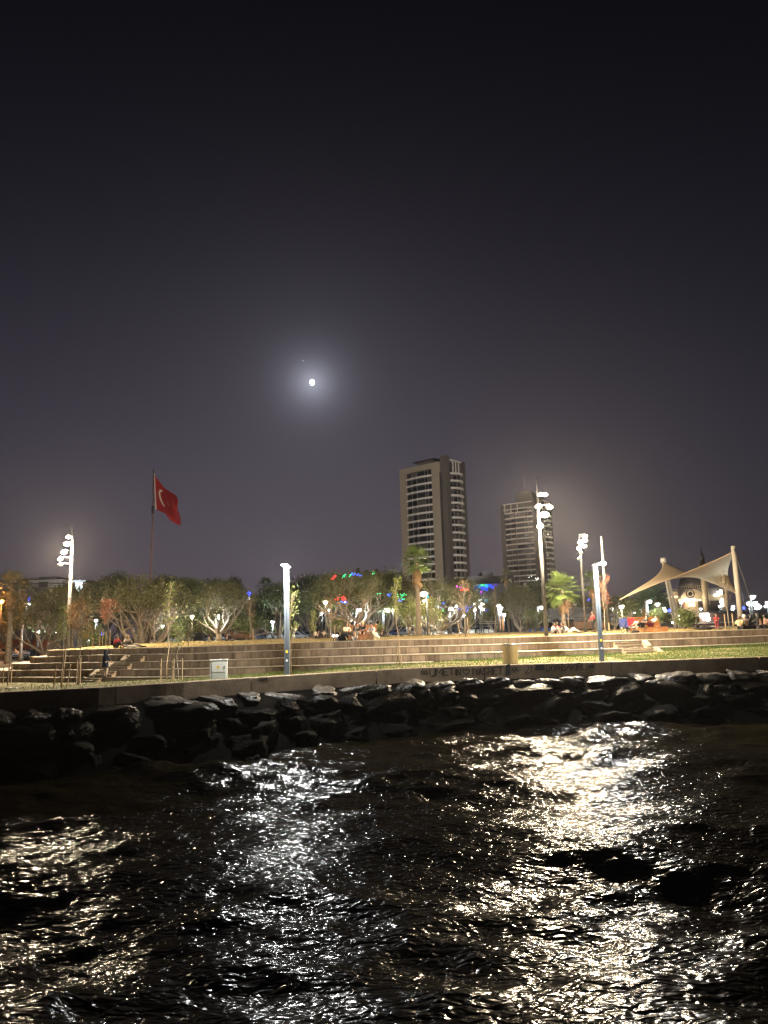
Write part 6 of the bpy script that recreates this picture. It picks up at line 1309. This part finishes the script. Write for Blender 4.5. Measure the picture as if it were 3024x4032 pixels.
# ------------------------------------------------------------------ furniture and small things
def lounger(px0, px1, D, label, seat_h=.36, back_h=.95, depth=1.5, z=None):
    x0, x1 = at(px0, 2480, D).x, at(px1, 2480, D).x; W = x1 - x0; xm = (x0 + x1) / 2; z = lz((px0 + px1) / 2, D) if z is None else z
    t = thing('wooden_lounger', label, 'lounger', (xm, D, z), 'wooden double loungers on the lawn edge')
    for i in range(8):
        s = MB(); s.box((0, .55 + .045 * i, seat_h + .06 + (back_h - seat_h) * i / 7.5), (W, .035, .075)); s.build('back_slat', m_wood, t)
    for i in range(9): s = MB(); s.box((0, -depth / 2 + .13 * i * depth / 1.5, seat_h - .02 - .06 * math.sin(i / 8 * 3.1)), (W, .1, .03)); s.build('seat_slat', m_wood, t)
    for i in range(4): s = MB(); s.box((0, -depth / 2 - .02 - .01 * i, seat_h - .07 - .085 * i), (W - .05, .03, .07)); s.build('front_slat', m_wood, t)
    for x in (-W / 2 + .06, 0, W / 2 - .06):
        s = MB(); s.box((x, 0, seat_h / 2 - .06), (.06, depth - .1, seat_h - .1)); s.build('frame', m_wood, t)
    for x in (-W / 2 + .03, W / 2 - .03): s = MB(); s.tube([(x, .5, .0), (x, .92, back_h + .12)], .035, 4); s.build('back_post', m_wood, t)
    return t
lounger(1372, 1482, 49.2, 'wooden slatted lounger crowded by the seated group', .42, .95, 1.2)
lounger(2494, 2612, 50.4, 'wide wooden slatted lounger with two people reclining', .36, 1.0, 1.7)
def campchair(px, D, colr_, label, rz):
    z = lz(px, D); x = at(px, 2480, D).x; t = thing('camping_chair', label, 'camping chair', (x, D, z), 'folding camping chairs', rz); m_ = mat('canvas_' + label.split()[0], colr_, .8)
    s = MB(); s.prism([(-.27, .18, .42), (.27, .18, .42), (.29, .34, .98), (-.29, .34, .98)], (0, .02, 0)); s.build('backrest', m_, t)
    s = MB(); s.prism([(-.27, -.25, .44), (.27, -.25, .44), (.27, .2, .40), (-.27, .2, .40)], (0, 0, .02)); s.build('seat', m_, t)
    for a, b in (((-.28, -.25, 0), (.28, -.25, .44)), ((.28, -.25, 0), (-.28, -.25, .44)), ((-.28, .22, 0), (.28, .34, .95)), ((.28, .22, 0), (-.28, .34, .95)), ((-.28, -.25, 0), (-.28, .25, .5)), ((.28, -.25, 0), (.28, .25, .5))):
        s = MB(); s.tube([a, b], .018, 6); s.build('leg', m_metal, t)
campchair(2462, 49.6, (.02, .035, .16), 'blue folding camping chair at the left of the wide lounger', 2.5)
campchair(2484, 50.2, (.55, .02, .03), 'red folding camping chair between the blue one and lounger', 2.9)
def lump(name, px, D, sc, m_, label, cat, z=None, seed=0, py=None):
    x = at(px, 2480, D).x; z = lz(px, D) if z is None else z; me = boulder_mesh(60 + seed); o = link(name, me, None, m_); o.location = (x, D, z + sc[2] * .5); o.scale = sc; setp(o, label, cat); return o
lump('blanket', 522, 52.3, (.55, .4, .16), cl('white', CLO['white']), 'crumpled pale blanket on the lawn edge above the left stairs', 'blanket', seed=1)
lump('blanket', 1478, 48.7, (.28, .35, .42), cl('cream', CLO['cream']), 'cream blanket hanging off the right end of the crowded lounger', 'blanket', seed=2)
lump('backpack', 1345, 48.9, (.26, .22, .34), cl('black', CLO['black']), 'black backpack left of the crowded lounger', 'bag', seed=3)
lump('bag', 1330, 49.3, (.22, .18, .24), cl('grey', CLO['grey']), 'grey bag next to the black backpack', 'bag', seed=4)
lump('bag', 2500, 48.9, (.28, .2, .16), cl('dark', CLO['dark']), 'dark bag on the ground before the wide lounger', 'bag', seed=5)
lump('pillow', 2513, 49.9, (.3, .2, .26), cl('white', CLO['white']), 'white cushion behind the person in black shorts', 'cushion', z=LZ2 + .45, seed=6)
lump('blanket', 2775, 55.2, (.7, .35, .2), cl('dark', CLO['dark']), 'dark bundle lying behind the big leafy green shrub', 'blanket', seed=7)
lump('plastic_bag', 57, 37.5, (.32, .2, .08), m_white, 'white rubbish bag on the grass at the left', 'rubbish', z=promZ(at(57, 2690, 37.5).x, 37.5) - .02, seed=8)
for px, lb in ((1312, 'left one of two glowing white balls beside the backpack'), (1326, 'right one of two glowing white balls beside the backpack')):
    x = at(px, 2480, 49.5).x; z = lz(px, 49.5); t = thing('ball_lamp', lb, 'lamp', (x, 49.5, z), 'two glowing white balls'); s = MB(); s.tube([(x, 49.5, z), (x, 49.5, z + .3)], .03, 6); s.build('stand', m_dark, t, world=True); ball('globe', .085, e_dimw, t, (x, 49.5, z + .36))
# electric cabinet
c = at(861, 2672, 34.4); z0 = promZ(c.x, 34.4) - .03; wd = 64 / F * 34.4; hh = zfor(c.x, 34.4, 2600) - z0
t = thing('electric_cabinet', 'white electric cabinet with yellow warning mark behind the sea wall', 'electric cabinet', (c.x, 34.4, z0), None, .16)
s = MB(); s.box((0, 0, hh / 2), (wd, .34, hh)); s.build('body', m_white, t)
s = MB(); s.box((0.0, 0, hh + .022), (wd + .05, .40, .04)); s.build('lid', m_white, t)
s = MB(); s.box((.0, -.178, hh * .70), (wd * .8, .015, hh * .5)); dr = s.build('door', m_white, t)
s = MB(); s.box((wd * .34, -.192, hh * .66), (.035, .02, .13)); s.build('handle', m_dark, dr)
s = MB(); s.box((0, -.178, hh * .22), (wd * .8, .012, hh * .38)); s.build('lower_panel', mat('cabinet_lower', (.42, .44, .40), .5), t)
s = MB(); s.prism([Vector((-.02 + .075 * math.cos(q) * (1 if i % 2 else .62), -.1885, hh * .68 + .085 * math.sin(q) * (1 if i % 2 else .62))) for i, q in enumerate(np.linspace(0, 2 * math.pi, 17)[:-1])], (0, .003, 0)); s.build('warning_mark', mat('warning_yellow', (.6, .38, .02), .6), t)
# slatted bin
c = at(2011, 2612, 39.9); z0 = promZ(c.x, 39.9) - .03; wd = 56 / F * 39.9; hh = zfor(c.x, 39.9, 2540) - z0
t = thing('litter_bin', 'round litter bin of upright wooden slats with a black bag on top', 'litter bin', (c.x, 39.9, z0)); m_slat = mat('bin_slat', (.42, .29, .11), .6, var=.2, scale=8, rnd=.12)
me = UB.copy(); me.materials.append(m_slat)
for i in range(44):
    a = 2 * math.pi * i / 44; o = link('slat', me, t); o.location = (wd / 2 * math.cos(a), wd / 2 * math.sin(a) * .8, hh / 2); o.scale = (wd * math.pi / 44 * .74, .03, hh); o.rotation_euler = (0, 0, a + math.pi / 2)
s = MB(); s.lathe((0, 0, .03), [(wd / 2 - .05, 0), (wd / 2 - .05, hh - .05)], 24); o = s.build('liner', m_black, t); o.scale = (1, .8, 1)
s = MB(); s.lathe((0, 0, hh - .01), [(wd / 2 + .015, 0), (wd / 2 + .015, .04), (wd / 2 - .04, .045)], 24); o = s.build('rim', m_dark, t); o.scale = (1, .8, 1)
o = link('bin_bag', boulder_mesh(77), t, mat('glossy_bag', (.012, .012, .014), .2)); o.location = (0, 0, hh + .02); o.scale = (wd * .42, wd * .34, .085)
for sg in (-1, 1): s = MB(); s.tube([(sg * wd * .42, 0, hh), (sg * wd * .47, 0, hh + .12)], [.03, .008], 5); s.build('bag_tip', mat('glossy_bag', (.012, .012, .014), .2), t)
# wooden play house behind the lawn and stall
t = thing('playhouse', 'brown wooden play structure behind the lawn above the white cabinet', 'play structure', (at(930, 2500, 88).x, 88, groundZ(at(930, 2500, 88).x, 88)))
m_pw = mat('play_wood', (.24, .11, .05), .7, var=.3, scale=3, rnd=.2)
for i in range(22):
    px = 884 + i * 5.2; s = MB(); wbox(s, px, px + 4.4, 2486 if i % 5 else 2462, 2514, 88, .1); s.build('plank', m_pw, t, world=True)
for i in range(3): s = MB(); wbox(s, 884, 1000, 2488 + i * 9, 2490.5 + i * 9, 87.85, .1); s.build('rail', m_pw, t, world=True)
t = thing('market_stall', 'open stall with white bars right of the parked white cars', 'stall', (at(1925, 2480, 100).x, 100, groundZ(at(1925, 2480, 100).x, 100)))
for py in (2446, 2453): s = MB(); wbox(s, 1888, 1958, py, py + 2.6, 100, .3); s.build('beam', mat('stall_cream', (.6, .5, .36), .7), t, world=True)
for px in (1888, 1922, 1954): s = MB(); wbox(s, px, px + 2.5, 2449, 2500, 100.4, .12); s.build('post', m_metal, t, world=True)
t = thing('wooden_kiosk', 'narrow brown wooden kiosk right of the twin lamps', 'kiosk', (at(1979, 2480, 84).x, 84, groundZ(at(1979, 2480, 84).x, 84)))
s = MB(); wbox(s, 1972, 1984, 2428, 2482, 84, .5); s.build('body', mat('orange_wood', (.4, .17, .06), .6), t, world=True)
s = MB(); wbox(s, 1969, 1987, 2424, 2427.8, 83.8, .9); s.build('roof', m_dark, t, world=True)
t = thing('picnic_table', 'wooden picnic table under the trees right of the broad many-stemmed tree', 'picnic table', (at(650, 2500, 84).x, 84, groundZ(at(650, 2500, 84).x, 84)))
x = 0; s = MB(); s.box((0, 0, .76), (2.2, .8, .05)); s.build('table_top', m_wood, t)
for sg in (-1, 1):
    s = MB(); s.box((0, sg * .7, .45), (2.2, .3, .05)); s.build('seat', m_wood, t); s = MB(); s.tube([(sg * .8, -.7, 0), (sg * .8, 0, .74)], .04, 4).tube([(sg * .8, .7, 0), (sg * .8, 0, .74)], .04, 4); s.build('leg', m_wood, t)

# ------------------------------------------------------------------ damp night air
hz = MB(); hz.box((0, 200, 49), (1400, 1700, 104)); mh = bpy.data.materials.new('haze'); mh.use_nodes = True; t_ = mh.node_tree; t_.nodes.remove(t_.nodes['Principled BSDF'])
pv_ = t_.nodes.new('ShaderNodeVolumePrincipled'); pv_.inputs['Density'].default_value = HAZE; pv_.inputs['Color'].default_value = (.9, .88, .92, 1); pv_.inputs['Anisotropy'].default_value = .82
t_.links.new(pv_.outputs[0], t_.nodes['Material Output'].inputs['Volume']); o = hz.build('haze', mh); o['kind'] = 'stuff'; setp(o, 'thin damp night air over the whole bay', 'haze')
